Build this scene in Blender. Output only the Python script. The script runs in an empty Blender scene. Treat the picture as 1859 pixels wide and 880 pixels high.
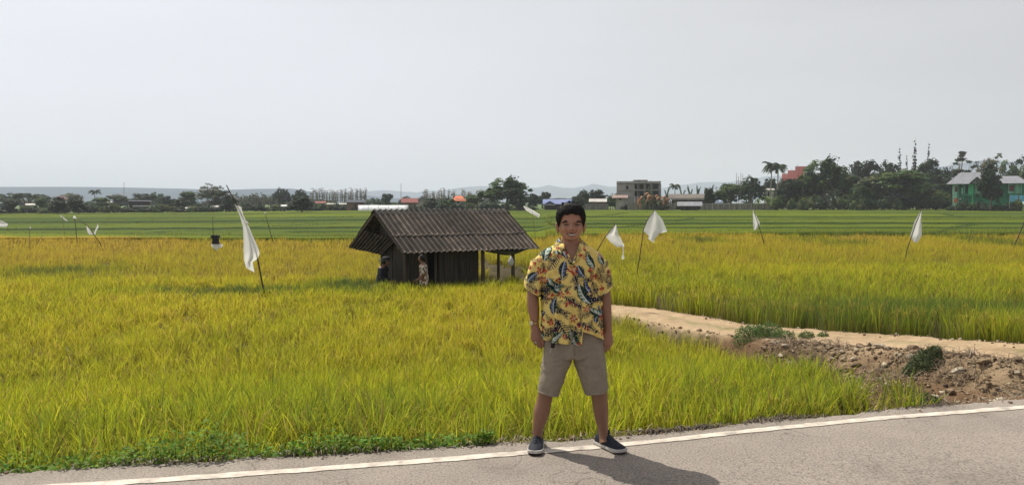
import bpy, math, random
import numpy as np
from mathutils import Vector, Matrix
R = math.radians
scene = bpy.context.scene
COL = scene.collection

# ------------------------------------------------------------------ camera
F = 1343.0; PITCH = R(3.07); CAMZ = 1.70
cam_d = bpy.data.cameras.new("camera"); cam = bpy.data.objects.new("camera", cam_d); COL.objects.link(cam)
cam.location = (0, 0, CAMZ); cam.rotation_euler = (R(90) - PITCH, 0, 0)
cam_d.sensor_width = 36; cam_d.lens = 36 * F / 1859; cam_d.clip_start = 0.05; cam_d.clip_end = 30000
scene.camera = cam

# ------------------------------------------------------------------ light
SUN_EL = R(56); SUN_DIR = Vector((-0.70 * math.cos(SUN_EL), 0.714 * math.cos(SUN_EL), math.sin(SUN_EL))).normalized()
w = bpy.data.worlds.new("World"); scene.world = w; w.use_nodes = True
nt = w.node_tree; nt.nodes.clear()
out = nt.nodes.new('ShaderNodeOutputWorld'); bg = nt.nodes.new('ShaderNodeBackground')
sky = nt.nodes.new('ShaderNodeTexSky'); sky.sky_type = 'NISHITA'; sky.sun_disc = False
sky.sun_elevation = SUN_EL; sky.sun_rotation = math.atan2(SUN_DIR.x, SUN_DIR.y)
sky.dust_density = 7.0; sky.air_density = 1.0; sky.altitude = 300
hsv = nt.nodes.new('ShaderNodeHueSaturation'); hsv.inputs['Saturation'].default_value = 0.30
nt.links.new(sky.outputs[0], hsv.inputs['Color'])
# thick pale haze of the dry season: brighter towards the sun's side
tc = nt.nodes.new('ShaderNodeTexCoord')
dot = nt.nodes.new('ShaderNodeVectorMath'); dot.operation = 'DOT_PRODUCT'
dot.inputs[1].default_value = Vector((-0.80, 0.50, -0.12))
nt.links.new(tc.outputs['Generated'], dot.inputs[0])
nz = nt.nodes.new('ShaderNodeTexNoise'); nz.inputs['Scale'].default_value = 1.6; nz.inputs['Detail'].default_value = 4
mp = nt.nodes.new('ShaderNodeMapping'); mp.inputs['Scale'].default_value = (1, 1, 5)
nt.links.new(tc.outputs['Generated'], mp.inputs[0]); nt.links.new(mp.outputs[0], nz.inputs['Vector'])
ad = nt.nodes.new('ShaderNodeMath'); ad.operation = 'MULTIPLY_ADD'; ad.inputs[1].default_value = 0.6; nt.links.new(nz.outputs[0], ad.inputs[0])
nt.links.new(dot.outputs['Value'], ad.inputs[2])
mr = nt.nodes.new('ShaderNodeMapRange'); mr.inputs[1].default_value = -0.18; mr.inputs[2].default_value = 1.22
nt.links.new(ad.outputs[0], mr.inputs[0])
cr = nt.nodes.new('ShaderNodeValToRGB'); cr.color_ramp.elements[0].color = (4.5, 4.5, 4.9, 1); cr.color_ramp.elements[1].color = (8.5, 8.8, 9.5, 1)
e = cr.color_ramp.elements.new(0.5); e.color = (6.9, 7.0, 7.2, 1)
nt.links.new(mr.outputs[0], cr.inputs[0])
mx = nt.nodes.new('ShaderNodeMixRGB'); mx.inputs[0].default_value = 0.88
nt.links.new(hsv.outputs[0], mx.inputs[1]); nt.links.new(cr.outputs[0], mx.inputs[2])
nt.links.new(mx.outputs[0], bg.inputs[0]); bg.inputs[1].default_value = 0.10
nt.links.new(bg.outputs[0], out.inputs[0])
sun_d = bpy.data.lights.new("sun", 'SUN'); sun = bpy.data.objects.new("sun", sun_d); COL.objects.link(sun)
sun_d.energy = 4.9; sun_d.angle = R(0.6); sun_d.color = (1.0, 0.95, 0.85)
sun.rotation_euler = SUN_DIR.to_track_quat('Z', 'Y').to_euler(); sun.location = (0, 0, 50)
scene.view_settings.view_transform = 'Standard'; scene.view_settings.look = 'None'
scene.view_settings.exposure = 0.10; scene.view_settings.gamma = 1.0
scene.cycles.max_bounces = 8; scene.cycles.transparent_max_bounces = 8; scene.cycles.volume_bounces = 1
scene.cycles.use_denoising = True

# ------------------------------------------------------------------ helpers
CT, ST = math.cos(PITCH), math.sin(PITCH)
def P(px, py, Y):
    "point at distance Y seen at photograph pixel px,py"
    u = (px - 929.5) / F; v = (py - 440.0) / F
    k = Y / (CT - v * ST)
    return Vector((u * k, Y, CAMZ + (-ST - v * CT) * k))
def G(px, py, z=0.0):
    u = (px - 929.5) / F; v = (py - 440.0) / F
    dz = -ST - v * CT; k = (z - CAMZ) / dz
    return Vector((u * k, (CT - v * ST) * k, z))

def tag(o, label=None, cat=None, group=None, kind=None):
    if label: o['label'] = label
    if cat: o['category'] = cat
    if group: o['group'] = group
    if kind: o['kind'] = kind
    return o
def empty(name, loc, label, cat, group=None, rz=0.0):
    o = bpy.data.objects.new(name, None); COL.objects.link(o); o.location = loc; o.rotation_euler = (0, 0, rz)
    o.empty_display_size = 0.1
    return tag(o, label, cat, group)

def np_mesh(name, co, faces, cols=None, mat=None, smooth=False):
    "faces: list of (n,k) int arrays"
    me = bpy.data.meshes.new(name)
    co = np.asarray(co, dtype=np.float32)
    faces = [np.asarray(f, dtype=np.int32) for f in faces if len(f)]
    me.vertices.add(len(co)); me.vertices.foreach_set('co', co.ravel())
    nl = sum(f.size for f in faces); nf = sum(len(f) for f in faces)
    me.loops.add(nl); me.polygons.add(nf)
    me.loops.foreach_set('vertex_index', np.concatenate([f.ravel() for f in faces]))
    sizes = np.concatenate([np.full(len(f), f.shape[1], dtype=np.int32) for f in faces])
    me.polygons.foreach_set('loop_start', np.concatenate([[0], np.cumsum(sizes)[:-1]]).astype(np.int32))
    me.update(calc_edges=True); me.validate()
    if smooth: me.polygons.foreach_set('use_smooth', np.ones(len(me.polygons), dtype=bool))
    if cols is not None:
        a = me.color_attributes.new('Col', 'FLOAT_COLOR', 'POINT')
        c = np.ones((len(co), 4), dtype=np.float32); c[:, :3] = cols
        a.data.foreach_set('color', c.ravel())
    if mat: me.materials.append(mat)
    return me
def link(name, me, parent=None, **k):
    o = bpy.data.objects.new(name, me); COL.objects.link(o)
    if parent is not None: o.parent = parent
    return tag(o, **k)

class MB:
    "collects shapes, built as one mesh"
    def __init__(s): s.v = []; s.f = []; s.c = []; s.cc = None
    def add(s, vs, fs):
        b = len(s.v); s.v += [tuple(v) for v in vs]; s.f += [tuple(i + b for i in f) for f in fs]
        s.c += [s.cc or (1, 1, 1)] * len(vs)
    def box(s, c, d, rz=0.0, bev=0.0, M=None):
        x, y, z = [q / 2 for q in d]
        vs = [Vector((sx * x, sy * y, sz * z)) for sx in (-1, 1) for sy in (-1, 1) for sz in (-1, 1)]
        m = M or Matrix.Rotation(rz, 3, 'Z')
        vs = [m @ v + Vector(c) for v in vs]
        s.add(vs, [(0, 1, 3, 2), (4, 6, 7, 5), (0, 4, 5, 1), (2, 3, 7, 6), (0, 2, 6, 4), (1, 5, 7, 3)])
    def bar(s, a, b, w, h=None, up=Vector((0, 0, 1))):
        a = Vector(a); b = Vector(b); d = b - a; L = d.length; d.normalize(); h = h or w
        sd = d.cross(up)
        if sd.length < 1e-4: sd = Vector((1, 0, 0))
        sd.normalize(); u = sd.cross(d)
        s.box((a + b) / 2, (w, L, h), M=Matrix((sd, d, u)).transposed())
    def poly(s, pts, th, nrm):
        n = Vector(nrm) * th; k = len(pts); pts = [Vector(p) for p in pts]
        s.add(pts + [p + n for p in pts], [tuple(range(k - 1, -1, -1)), tuple(range(k, 2 * k))] + [(i, (i + 1) % k, k + (i + 1) % k, k + i) for i in range(k)])
    def tube(s, pts, rad, n=8, flat=1.0, ax=Vector((1, 0, 0)), cap=True):
        pts = [Vector(p) for p in pts]; k = len(pts)
        if not hasattr(rad, '__len__'): rad = [rad] * k
        vs = []
        for i, p in enumerate(pts):
            t = (pts[min(i + 1, k - 1)] - pts[max(i - 1, 0)]).normalized()
            a = ax - t * ax.dot(t)
            if a.length < 1e-3: a = Vector((0, 1, 0)) - t * t.y
            a.normalize(); b = t.cross(a)
            r = rad[i]; rx, ry = (r if hasattr(r, '__len__') else (r, r * flat))
            for j in range(n):
                q = 2 * math.pi * j / n
                vs.append(p + a * (math.cos(q) * rx) + b * (math.sin(q) * ry))
        fs = [(i * n + j, i * n + (j + 1) % n, (i + 1) * n + (j + 1) % n, (i + 1) * n + j) for i in range(k - 1) for j in range(n)]
        if cap: fs += [tuple(range(n - 1, -1, -1)), tuple((k - 1) * n + j for j in range(n))]
        s.add(vs, fs)
    def ell(s, c, r, nu=20, nv=14, M=None):
        c = Vector(c); vs = []
        for i in range(nv + 1):
            a = math.pi * i / nv
            for j in range(nu):
                b = 2 * math.pi * j / nu
                v = Vector((r[0] * math.sin(a) * math.cos(b), r[1] * math.sin(a) * math.sin(b), r[2] * math.cos(a)))
                vs.append(c + (M @ v if M else v))
        s.add(vs, [(i * nu + j, (i + 1) * nu + j, (i + 1) * nu + (j + 1) % nu, i * nu + (j + 1) % nu) for i in range(nv) for j in range(nu)])
    def mesh(s, name, mat=None, smooth=False):
        me = bpy.data.meshes.new(name); me.from_pydata(s.v, [], s.f); me.validate(); me.update()
        if smooth: me.polygons.foreach_set('use_smooth', np.ones(len(me.polygons), dtype=bool))
        if s.cc:
            a = me.color_attributes.new('Col', 'FLOAT_COLOR', 'POINT')
            c = np.ones((len(s.c), 4), dtype=np.float32); c[:, :3] = s.c
            a.data.foreach_set('color', c.ravel())
        if mat: me.materials.append(mat)
        return me
    def build(s, name, mat, parent=None, smooth=False, off=None, **k):
        if off is not None: s.v = [tuple(Vector(v) - Vector(off)) for v in s.v]
        return link(name, s.mesh(name, mat, smooth), parent, **k)

def remesh(mb, voxel, smooth_it=4, fac=0.5):
    "fuse overlapping shapes into one continuous surface; returns vertex and face arrays"
    me = mb.mesh('tmp'); o = bpy.data.objects.new('tmp', me); COL.objects.link(o)
    m = o.modifiers.new('r', 'REMESH'); m.mode = 'VOXEL'; m.voxel_size = voxel
    if smooth_it:
        m2 = o.modifiers.new('s', 'SMOOTH'); m2.iterations = smooth_it; m2.factor = fac
    dg = bpy.context.evaluated_depsgraph_get(); ev = o.evaluated_get(dg)
    m3 = bpy.data.meshes.new_from_object(ev)
    co = np.empty(len(m3.vertices) * 3, dtype=np.float32); m3.vertices.foreach_get('co', co)
    fi = np.empty(len(m3.loops), dtype=np.int32); m3.loops.foreach_get('vertex_index', fi)
    n = np.empty(len(m3.vertices) * 3, dtype=np.float32); m3.vertices.foreach_get('normal', n)
    tot = np.empty(len(m3.polygons), dtype=np.int32); m3.polygons.foreach_get('loop_total', tot)
    assert (tot == 4).all()
    bpy.data.objects.remove(o); bpy.data.meshes.remove(me); bpy.data.meshes.remove(m3)
    return co.reshape(-1, 3), fi.reshape(-1, 4), n.reshape(-1, 3)

# ------------------------------------------------------------------ value noise for shapes and tones
_rs = np.random.RandomState(7); _lat = _rs.rand(64, 64, 64).astype(np.float32)
def vnoise(x, y, z=0.0):
    x, y, z = np.broadcast_arrays(np.asarray(x, float), np.asarray(y, float), np.asarray(z, float))
    xi, yi, zi = np.floor(x).astype(int), np.floor(y).astype(int), np.floor(z).astype(int)
    fx, fy, fz = x - xi, y - yi, z - zi
    fx, fy, fz = [f * f * (3 - 2 * f) for f in (fx, fy, fz)]
    g = lambda a, b, c: _lat[(xi + a) & 63, (yi + b) & 63, (zi + c) & 63]
    l = lambda a, b, t: a + (b - a) * t
    return l(l(l(g(0,0,0), g(1,0,0), fx), l(g(0,1,0), g(1,1,0), fx), fy), l(l(g(0,0,1), g(1,0,1), fx), l(g(0,1,1), g(1,1,1), fx), fy), fz)
def fbm(x, y, z=0.0, o=4):
    s = 0; a = 0.5; t = 0
    for i in range(o):
        s = s + a * vnoise(np.asarray(x) * 2 ** i + 13 * i, np.asarray(y) * 2 ** i + 7 * i, np.asarray(z) * 2 ** i); t += a; a /= 2
    return s / t
def sstep(a, b, x):
    t = np.clip((np.asarray(x, float) - a) / (b - a), 0, 1); return t * t * (3 - 2 * t)

# ------------------------------------------------------------------ materials
def new_mat(name):
    m = bpy.data.materials.new(name); m.use_nodes = True; n = m.node_tree; n.nodes.clear()
    return m, n, n.nodes.new('ShaderNodeOutputMaterial')
def rgb(c): return (c[0], c[1], c[2], 1)
def surf(name, c1, c2=None, scale=5.0, rough=0.8, bump=0.3, bscale=None, spec=0.3, attr=False, metal=0.0, stretch=(1, 1, 1), c3=None, dist=0.02, detail=6):
    m, n, out = new_mat(name); L = n.links.new
    b = n.nodes.new('ShaderNodeBsdfPrincipled'); L(b.outputs[0], out.inputs[0])
    b.inputs['Roughness'].default_value = rough; b.inputs['Specular IOR Level'].default_value = spec; b.inputs['Metallic'].default_value = metal
    c2 = c2 or tuple(q * 0.7 for q in c1)
    t = n.nodes.new('ShaderNodeTexCoord'); mp = n.nodes.new('ShaderNodeMapping'); mp.inputs['Scale'].default_value = stretch
    L(t.outputs['Object'], mp.inputs[0])
    ns = n.nodes.new('ShaderNodeTexNoise'); ns.inputs['Scale'].default_value = scale; ns.inputs['Detail'].default_value = detail; ns.inputs['Roughness'].default_value = 0.65
    L(mp.outputs[0], ns.inputs['Vector'])
    r = n.nodes.new('ShaderNodeValToRGB'); r.color_ramp.elements[0].color = rgb(c1); r.color_ramp.elements[1].color = rgb(c2)
    r.color_ramp.elements[0].position = 0.35; r.color_ramp.elements[1].position = 0.65
    if c3: e = r.color_ramp.elements.new(0.76); e.color = rgb(c3)
    L(ns.outputs[0], r.inputs[0]); col = r.outputs[0]
    if attr:
        a = n.nodes.new('ShaderNodeVertexColor'); a.layer_name = 'Col'
        x = n.nodes.new('ShaderNodeMixRGB'); x.blend_type = 'MULTIPLY'; x.inputs[0].default_value = 1
        L(col, x.inputs[1]); L(a.outputs[0], x.inputs[2]); col = x.outputs[0]
    L(col, b.inputs['Base Color'])
    if bump:
        n2 = n.nodes.new('ShaderNodeTexNoise'); n2.inputs['Scale'].default_value = bscale or scale * 4; n2.inputs['Detail'].default_value = 5
        L(mp.outputs[0], n2.inputs['Vector'])
        bp = n.nodes.new('ShaderNodeBump'); bp.inputs['Strength'].default_value = bump; bp.inputs['Distance'].default_value = dist
        L(n2.outputs[0], bp.inputs['Height']); L(bp.outputs[0], b.inputs['Normal'])
    return m
def leaf_mat(name, tint=(1, 1, 1), trans=0.4, rough=0.55, spec=0.25):
    m, n, out = new_mat(name); L = n.links.new
    a = n.nodes.new('ShaderNodeVertexColor'); a.layer_name = 'Col'
    x = n.nodes.new('ShaderNodeMixRGB'); x.blend_type = 'MULTIPLY'; x.inputs[0].default_value = 1; x.inputs[2].default_value = rgb(tint)
    L(a.outputs[0], x.inputs[1])
    b = n.nodes.new('ShaderNodeBsdfPrincipled'); b.inputs['Roughness'].default_value = rough; b.inputs['Specular IOR Level'].default_value = spec
    L(x.outputs[0], b.inputs['Base Color'])
    tr = n.nodes.new('ShaderNodeBsdfTranslucent'); L(x.outputs[0], tr.inputs[0])
    s = n.nodes.new('ShaderNodeMixShader'); s.inputs[0].default_value = trans
    L(b.outputs[0], s.inputs[1]); L(tr.outputs[0], s.inputs[2]); L(s.outputs[0], out.inputs[0])
    return m
# ------------------------------------------------------------------ lie of the land
_line_px = [(150, 880), (350, 867), (550, 853), (800, 834.5), (1150, 805), (1400, 778), (1600, 759), (1859, 739)]
_lp = [G(a, b) for a, b in _line_px]
_lx = [p.x for p in _lp]; _ly = [p.y for p in _lp]
def line_y(x):
    x = np.asarray(x, float)
    y = np.interp(x, _lx, _ly)
    s0 = (_ly[1] - _ly[0]) / (_lx[1] - _lx[0]); s1 = (_ly[-1] - _ly[-2]) / (_lx[-1] - _lx[-2])
    y = np.where(x < _lx[0], _ly[0] + (x - _lx[0]) * s0, y)
    return np.where(x > _lx[-1], _ly[-1] + (x - _lx[-1]) * s1, y)
def edge_y(x):
    return line_y(x) + 0.05 + np.interp(x, [-3, -1.5, 0, 1.0, 1.8, 3, 4.5], [0.26, 0.24, 0.18, 0.13, 0.12, 0.13, 0.20])
# path: centre line, half width and height
_pf = [(1110, 549), (1180, 564), (1300, 584), (1440, 598), (1640, 609), (1859, 618)]
_pn = [(1110, 561), (1180, 577), (1300, 604), (1440, 616), (1640, 632), (1859, 657)]
_pz = lambda px: -0.80 + (px - 1110) / 749 * 0.66
PATH = []
for (a, b), (c, d) in zip(_pf, _pn):
    p = G(a, b, _pz(a)); q = G(c, d, _pz(c)); m = (p + q) / 2
    PATH.append((m.x, m.y, 0.0, _pz(a)))
PATH = [(1.2, 20.5, 0, -0.95), (1.7, 18.9, 0, -0.9)] + PATH + [(8.6, 8.6, 0, -0.05), (11.5, 8.0, 0, -0.02)]
PHW = 0.78
def path_dist(x, y):
    x = np.asarray(x, float); y = np.asarray(y, float)
    best = np.full(np.broadcast(x, y).shape, 1e9); z = np.zeros_like(best); side = np.zeros_like(best)
    for (x0, y0, _, z0), (x1, y1, _, z1) in zip(PATH[:-1], PATH[1:]):
        dx, dy = x1 - x0, y1 - y0; t = np.clip(((x - x0) * dx + (y - y0) * dy) / (dx * dx + dy * dy), 0, 1)
        d = np.hypot(x - x0 - t * dx, y - y0 - t * dy)
        d = d + 0.55 * sstep(16.5, 18.5, y)
        s = np.sign(dx * (y - y0) - dy * (x - x0)); m = d < best
        best = np.where(m, d, best); z = np.where(m, z0 + t * (z1 - z0), z); side = np.where(m, s, side)
    return best, z, side            # side > 0: beyond the path
TERR = [52, 58, 65, 73, 82, 92, 104, 117, 131, 146, 163, 182]
def terr_y(k, x): return TERR[k] * (1 + 0.07 * (vnoise(np.asarray(x) * 0.02 + 9 * k, 3.3 * k) - 0.5) * 2 + .012 * (vnoise(np.asarray(x) * 0.11 + 9 * k, 5.3 * k) - .5)) + np.asarray(x) * 0.045 * ((k * 5 % 3) - 1)
def field_top(x, y):
    "height of the rice tops"
    x = np.asarray(x, float); y = np.asarray(y, float)
    d = y - edge_y(x)
    near = 0.04 - 0.69 * sstep(0.0, 6.5, d)
    pd, pz, ps = path_dist(x, y)
    right = np.where(ps > 0, np.interp(pd, [0.5, 5, 14], [0.0, 1, 1]), 0)
    rt = (pz + 0.47) * (1 - right) + right * (-0.22)
    isr = (ps > 0) & (x > -1.5)
    t = np.where(isr, rt, near)
    t = np.where(~isr & (pd < 1.6), np.minimum(near, pz + 0.22), t)
    u = x / np.maximum(y, 1)
    far = np.interp(u, [-0.75, -0.35, -0.05, 0.3, 0.8], [-1.15, -0.55, 0.0, 0.05, 0.02])
    b = sstep(26, 60, y)
    base0 = np.where(isr, t * 1.0, t)
    k = sstep(48, 190, y)
    fl = -0.55 * (1 - k) + far * k
    fl = np.where(u > 0.05, -0.25 * (1 - k) + far * k, fl)
    return base0 * (1 - b) + fl * b
def ground(x, y):
    x = np.asarray(x, float); y = np.asarray(y, float)
    z = field_top(x, y) - 0.72
    pd, pz, ps = path_dist(x, y)
    # rubble bank between path, road and paddy
    s = sstep(3.2, 3.9, x) * (ps < 0) * (y < 30)
    d = y - edge_y(x)
    bank = np.maximum(pz - 0.42 * np.maximum(pd - PHW, 0), -0.03 - 0.34 * np.maximum(d, 0)) + (fbm(x * 2.2, y * 2.2) - 0.55) * 0.32 * sstep(0, 0.5, d) * sstep(PHW, PHW + .5, pd)
    bank = np.minimum(bank, 0.02)
    z = z * (1 - s) + np.maximum(z, bank) * s
    # path itself with soft shoulders
    k = sstep(PHW + 0.42, PHW, pd)
    rut = -0.035 * np.exp(-((pd - 0.45) / 0.16) ** 2) + (fbm(x * 3, y * 3) - 0.5) * 0.05
    z = z * (1 - k) + (pz + rut) * k
    # road verge
    e = sstep(0.35, 0.0, d + (fbm(x * 3, y * 0 + 5) - .5) * .16)
    z = z * (1 - e) + (-0.02) * e
    z = np.where(d < 0, -0.05, z)
    far = sstep(190, 260, y)
    z = z * (1 - far) + far * (z + 0.3)
    return z

# ground sheet: fine near the camera, coarse to the horizon
def axis(segs):
    a = []
    for lo, hi, st in segs: a += list(np.arange(lo, hi, st))
    return np.array(a)
xs = axis([(-9000, -1000, 800), (-1000, -200, 80), (-200, -40, 10), (-40, -8, 1.0), (-8, 1, 0.22), (1, 11, 0.09), (11, 40, 1.0), (40, 200, 10), (200, 1000, 80), (1000, 9001, 800)])
ys = axis([(-400, -40, 60), (-40, -6, 4), (-6, 3.6, 0.6), (3.6, 13, 0.08), (13, 24, 0.2), (24, 60, 1.0), (60, 200, 4), (200, 600, 30), (600, 9601, 600)])
X, Y = np.meshgrid(xs, ys); Z = ground(X, Y)
nx, ny = len(xs), len(ys)
idx = np.arange(nx * ny).reshape(ny, nx)
fq = np.stack([idx[:-1, :-1], idx[:-1, 1:], idx[1:, 1:], idx[1:, :-1]], -1).reshape(-1, 4)
pd, pz, ps = path_dist(X, Y)
n1 = fbm(X * 1.7, Y * 1.7); n2 = fbm(X * 9, Y * 9)
soil = np.array([0.075, 0.060, 0.032]); green = np.array([0.085, 0.125, 0.03]); dirt = np.array([0.36, 0.265, 0.165]); rub = np.array([0.20, 0.12, 0.065]); mulch = np.array([0.075, 0.058, 0.045])
c = np.broadcast_to(soil, X.shape + (3,)).copy()
def mixc(c, col, k): return c * (1 - k[..., None]) + np.asarray(col) * k[..., None]
c = mixc(c, green, sstep(150, 200, Y))
d_e = Y - edge_y(X)
bankm = sstep(3.2, 3.7, X + (n1 - .5)) * (ps < 0) * (Y < 18)
c = mixc(c, rub * 0.62, bankm)
c = mixc(c, rub * 1.25, bankm * sstep(5.0, 6.4, X + (n1 - .5) * 2))
c = mixc(c, dirt * 0.85, bankm * sstep(1.6, 0.9, pd + (n1 - .5)) * sstep(3.8, 5, X))
c = mixc(c, dirt, sstep(PHW + 0.12, PHW - 0.06, pd + (n2 - .5) * .25) * (Y < 40))
c = mixc(c, dirt * np.array([.72, .68, .62]), sstep(.5, .68, fbm(X * 3.1 + 4, Y * 3.1)) * (pd < PHW + .1) * (Y < 40) * .55)
c = mixc(c, dirt * np.array([1.12, 1.1, 1.08]), np.exp(-((pd - 0.45) / 0.14) ** 2) * (Y < 40) * .6)
c = mixc(c, green * .9 + soil * .4, np.exp(-(pd / 0.16) ** 2) * sstep(.5, .62, n1) * (Y < 30) * .55)
vg = sstep(0.4, 0.1, d_e + (n1 - .5) * .3) * (d_e > 0)
c = mixc(c, mulch, vg * (X < 3.6))
n3 = fbm(X * 21, Y * 21); c = mixc(c, rub * .38, bankm * sstep(.50, .60, n2 * .5 + n3 * .5) * .85 * sstep(.85, 1.3, pd)); c *= (0.78 + 0.44 * n2)[..., None]
g_mat = surf('earth', (0.9, 0.9, 0.9), (1.12, 1.1, 1.06), scale=9, rough=0.95, bump=0.6, bscale=38, attr=True, spec=0.15, c3=(.72, .70, .68), dist=.03)
co = np.stack([X, Y, Z], -1).reshape(-1, 3)
link('ground', np_mesh('ground', co, [fq], c.reshape(-1, 3), g_mat, True), kind='structure')

# ------------------------------------------------------------------ road
def road_mat():
    m, n, out = new_mat('asphalt'); L = n.links.new
    b = n.nodes.new('ShaderNodeBsdfPrincipled'); L(b.outputs[0], out.inputs[0]); b.inputs['Roughness'].default_value = 0.85; b.inputs['Specular IOR Level'].default_value = 0.25
    t = n.nodes.new('ShaderNodeTexCoord')
    def noise(s, d=4, r=0.6):
        q = n.nodes.new('ShaderNodeTexNoise'); q.inputs['Scale'].default_value = s; q.inputs['Detail'].default_value = d; q.inputs['Roughness'].default_value = r; L(t.outputs['Object'], q.inputs['Vector']); return q.outputs[0]
    def ramp(v, els):
        q = n.nodes.new('ShaderNodeValToRGB'); e = q.color_ramp.elements
        e[0].position, e[0].color = els[0][0], rgb(els[0][1]); e[1].position, e[1].color = els[-1][0], rgb(els[-1][1])
        for p, cc in els[1:-1]: z = e.new(p); z.color = rgb(cc)
        L(v, q.inputs[0]); return q.outputs[0]
    def mul(a, c, f=1.0):
        q = n.nodes.new('ShaderNodeMixRGB'); q.blend_type = 'MULTIPLY'; q.inputs[0].default_value = f; L(a, q.inputs[1]); L(c, q.inputs[2]); return q.outputs[0]
    base = ramp(noise(0.9, 5), [(0.3, (0.165, 0.140, 0.120)), (0.45, (0.225, 0.194, 0.166)), (0.7, (0.272, 0.233, 0.198))])
    sp = ramp(noise(68, 4, .72), [(0.34, (0.4, 0.4, 0.4)), (0.47, (1, 1, 1)), (0.68, (1.4, 1.37, 1.33))])
    v = n.nodes.new('ShaderNodeTexVoronoi'); v.inputs['Scale'].default_value = 42; L(t.outputs['Object'], v.inputs['Vector'])
    pit = ramp(v.outputs['Distance'], [(0.08, (0.45, 0.43, 0.41)), (0.2, (1, 1, 1)), (1.0, (1.05, 1.04, 1.02))])
    v2 = n.nodes.new('ShaderNodeTexVoronoi'); v2.feature = 'DISTANCE_TO_EDGE'; v2.inputs['Scale'].default_value = 3.2; v2.inputs['Randomness'].default_value = 1
    nz2 = n.nodes.new('ShaderNodeTexNoise'); nz2.inputs['Scale'].default_value = 6; L(t.outputs['Object'], nz2.inputs['Vector'])
    mm = n.nodes.new('ShaderNodeMixRGB'); mm.inputs[0].default_value = 0.12; L(t.outputs['Object'], mm.inputs[1]); L(nz2.outputs['Color'], mm.inputs[2]); L(mm.outputs[0], v2.inputs['Vector'])
    crack = ramp(v2.outputs['Distance'], [(0.0, (0.62, 0.60, 0.58)), (0.016, (1, 1, 1)), (1, (1, 1, 1))])
    msk = ramp(noise(1.3, 3), [(0.44, (0, 0, 0)), (0.58, (1, 1, 1))])
    q = n.nodes.new('ShaderNodeMixRGB'); q.blend_type = 'MULTIPLY'; L(msk, q.inputs[0])
    L(mul(mul(base, sp), pit, .8), q.inputs[1]); L(crack, q.inputs[2])
    L(q.outputs[0], b.inputs['Base Color'])
    bp = n.nodes.new('ShaderNodeBump'); bp.inputs['Strength'].default_value = 0.7; bp.inputs['Distance'].default_value = 0.008
    L(noise(90, 4, .7), bp.inputs['Height']); L(bp.outputs[0], b.inputs['Normal'])
    return m
rx = axis([(-60, -6, 2), (-6, 8, 0.05), (8, 62, 2)])
rng = np.random.RandomState(3)
ej = (fbm(rx * 4, rx * 0 + 2) - 0.5) * 0.13 + (fbm(rx * 17, rx * 0 + 8) - 0.5) * 0.05
rows = [edge_y(rx) + ej + 0.004, edge_y(rx) + ej, line_y(rx) - 0.3, line_y(rx) - 2.6, line_y(rx) - 6.2, line_y(rx) - 6.3]
rz = [-0.09, 0, 0.0, 0.02, 0.0, -0.12]
co = np.concatenate([np.stack([rx, r, np.full_like(rx, z)], -1) for r, z in zip(rows, rz)])
k = len(rx); idx = np.arange(k * len(rows)).reshape(len(rows), k)
fq = np.stack([idx[:-1, :-1], idx[1:, :-1], idx[1:, 1:], idx[:-1, 1:]], -1).reshape(-1, 4)
link('road', np_mesh('road', co, [fq], None, road_mat()), kind='structure')
# painted edge line, 10 cm wide with worn edges
lx = axis([(-60, -5, 1), (-5, 7, 0.025), (7, 60, 1)])
wv = (fbm(lx * 9, lx * 0) - 0.5) * 0.022; wv2 = (fbm(lx * 11, lx * 0 + 5) - 0.5) * 0.022
a = np.stack([lx, line_y(lx) + 0.043 + wv, np.full_like(lx, 0.004)], -1); b_ = np.stack([lx, line_y(lx) - 0.043 + wv2, np.full_like(lx, 0.0042)], -1)
k = len(lx); idx = np.arange(2 * k).reshape(2, k)
fq = np.stack([idx[1, :-1], idx[1, 1:], idx[0, 1:], idx[0, :-1]], -1)
paint = surf('road_paint', (0.60, 0.545, 0.46), (0.47, 0.41, 0.34), scale=7, rough=0.7, bump=0.4, bscale=90, c3=(0.34, 0.30, 0.26), dist=.005)
_r = [n_ for n_ in paint.node_tree.nodes if n_.type == 'VALTORGB'][0].color_ramp.elements
_r[0].position = .40; _r[1].position = .56; _r[2].position = .64
link('road_marking', np_mesh('road_marking', np.concatenate([a, b_]), [fq], None, paint), kind='structure')

# ------------------------------------------------------------------ rice
HUT_FL = P(733, 459, 21.5); HUT_RL = P(632, 449, 24.1); HUT_FR = P(980, 450, 23.8)
HU = (HUT_FR - HUT_FL); HU.z = 0; HLEN = HU.length; HU.normalize(); HV = (HUT_RL - HUT_FL); HV.z = 0; HWID = HV.length; HV.normalize(); HDET = HU.x * HV.y - HU.y * HV.x
def hut_uv(x, y):
    dx, dy = x - HUT_FL.x, y - HUT_FL.y
    return (dx * HV.y - dy * HV.x) / HDET, (dy * HU.x - dx * HU.y) / HDET
def patch(x, y, px, py, wpx, hpx, z=-0.4):
    "soft blob lying on the field around a place"
    c = G(px, py, z); l = G(px - wpx / 2, py, z); f = G(px, py - hpx / 2, z)
    return np.exp(-((x - c.x) / max(c.x - l.x, .1)) ** 2 - ((y - c.y) / max(f.y - c.y, .2)) ** 2)
PATCHES = [(110, 482, 170, 11, -.6), (450, 517, 420, 9, -.6), (640, 507, 150, 8, -.6), (760, 503, 260, 10, -.6), (1268, 430, 70, 11, -.25), (1448, 424, 34, 12, -.25), (1468, 433, 34, 10, -.25), (1790, 430, 70, 11, -.25), (1840, 440, 90, 12, -.25), (1545, 437, 90, 5, -.25), (1720, 560, 420, 30, -.2)]
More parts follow.
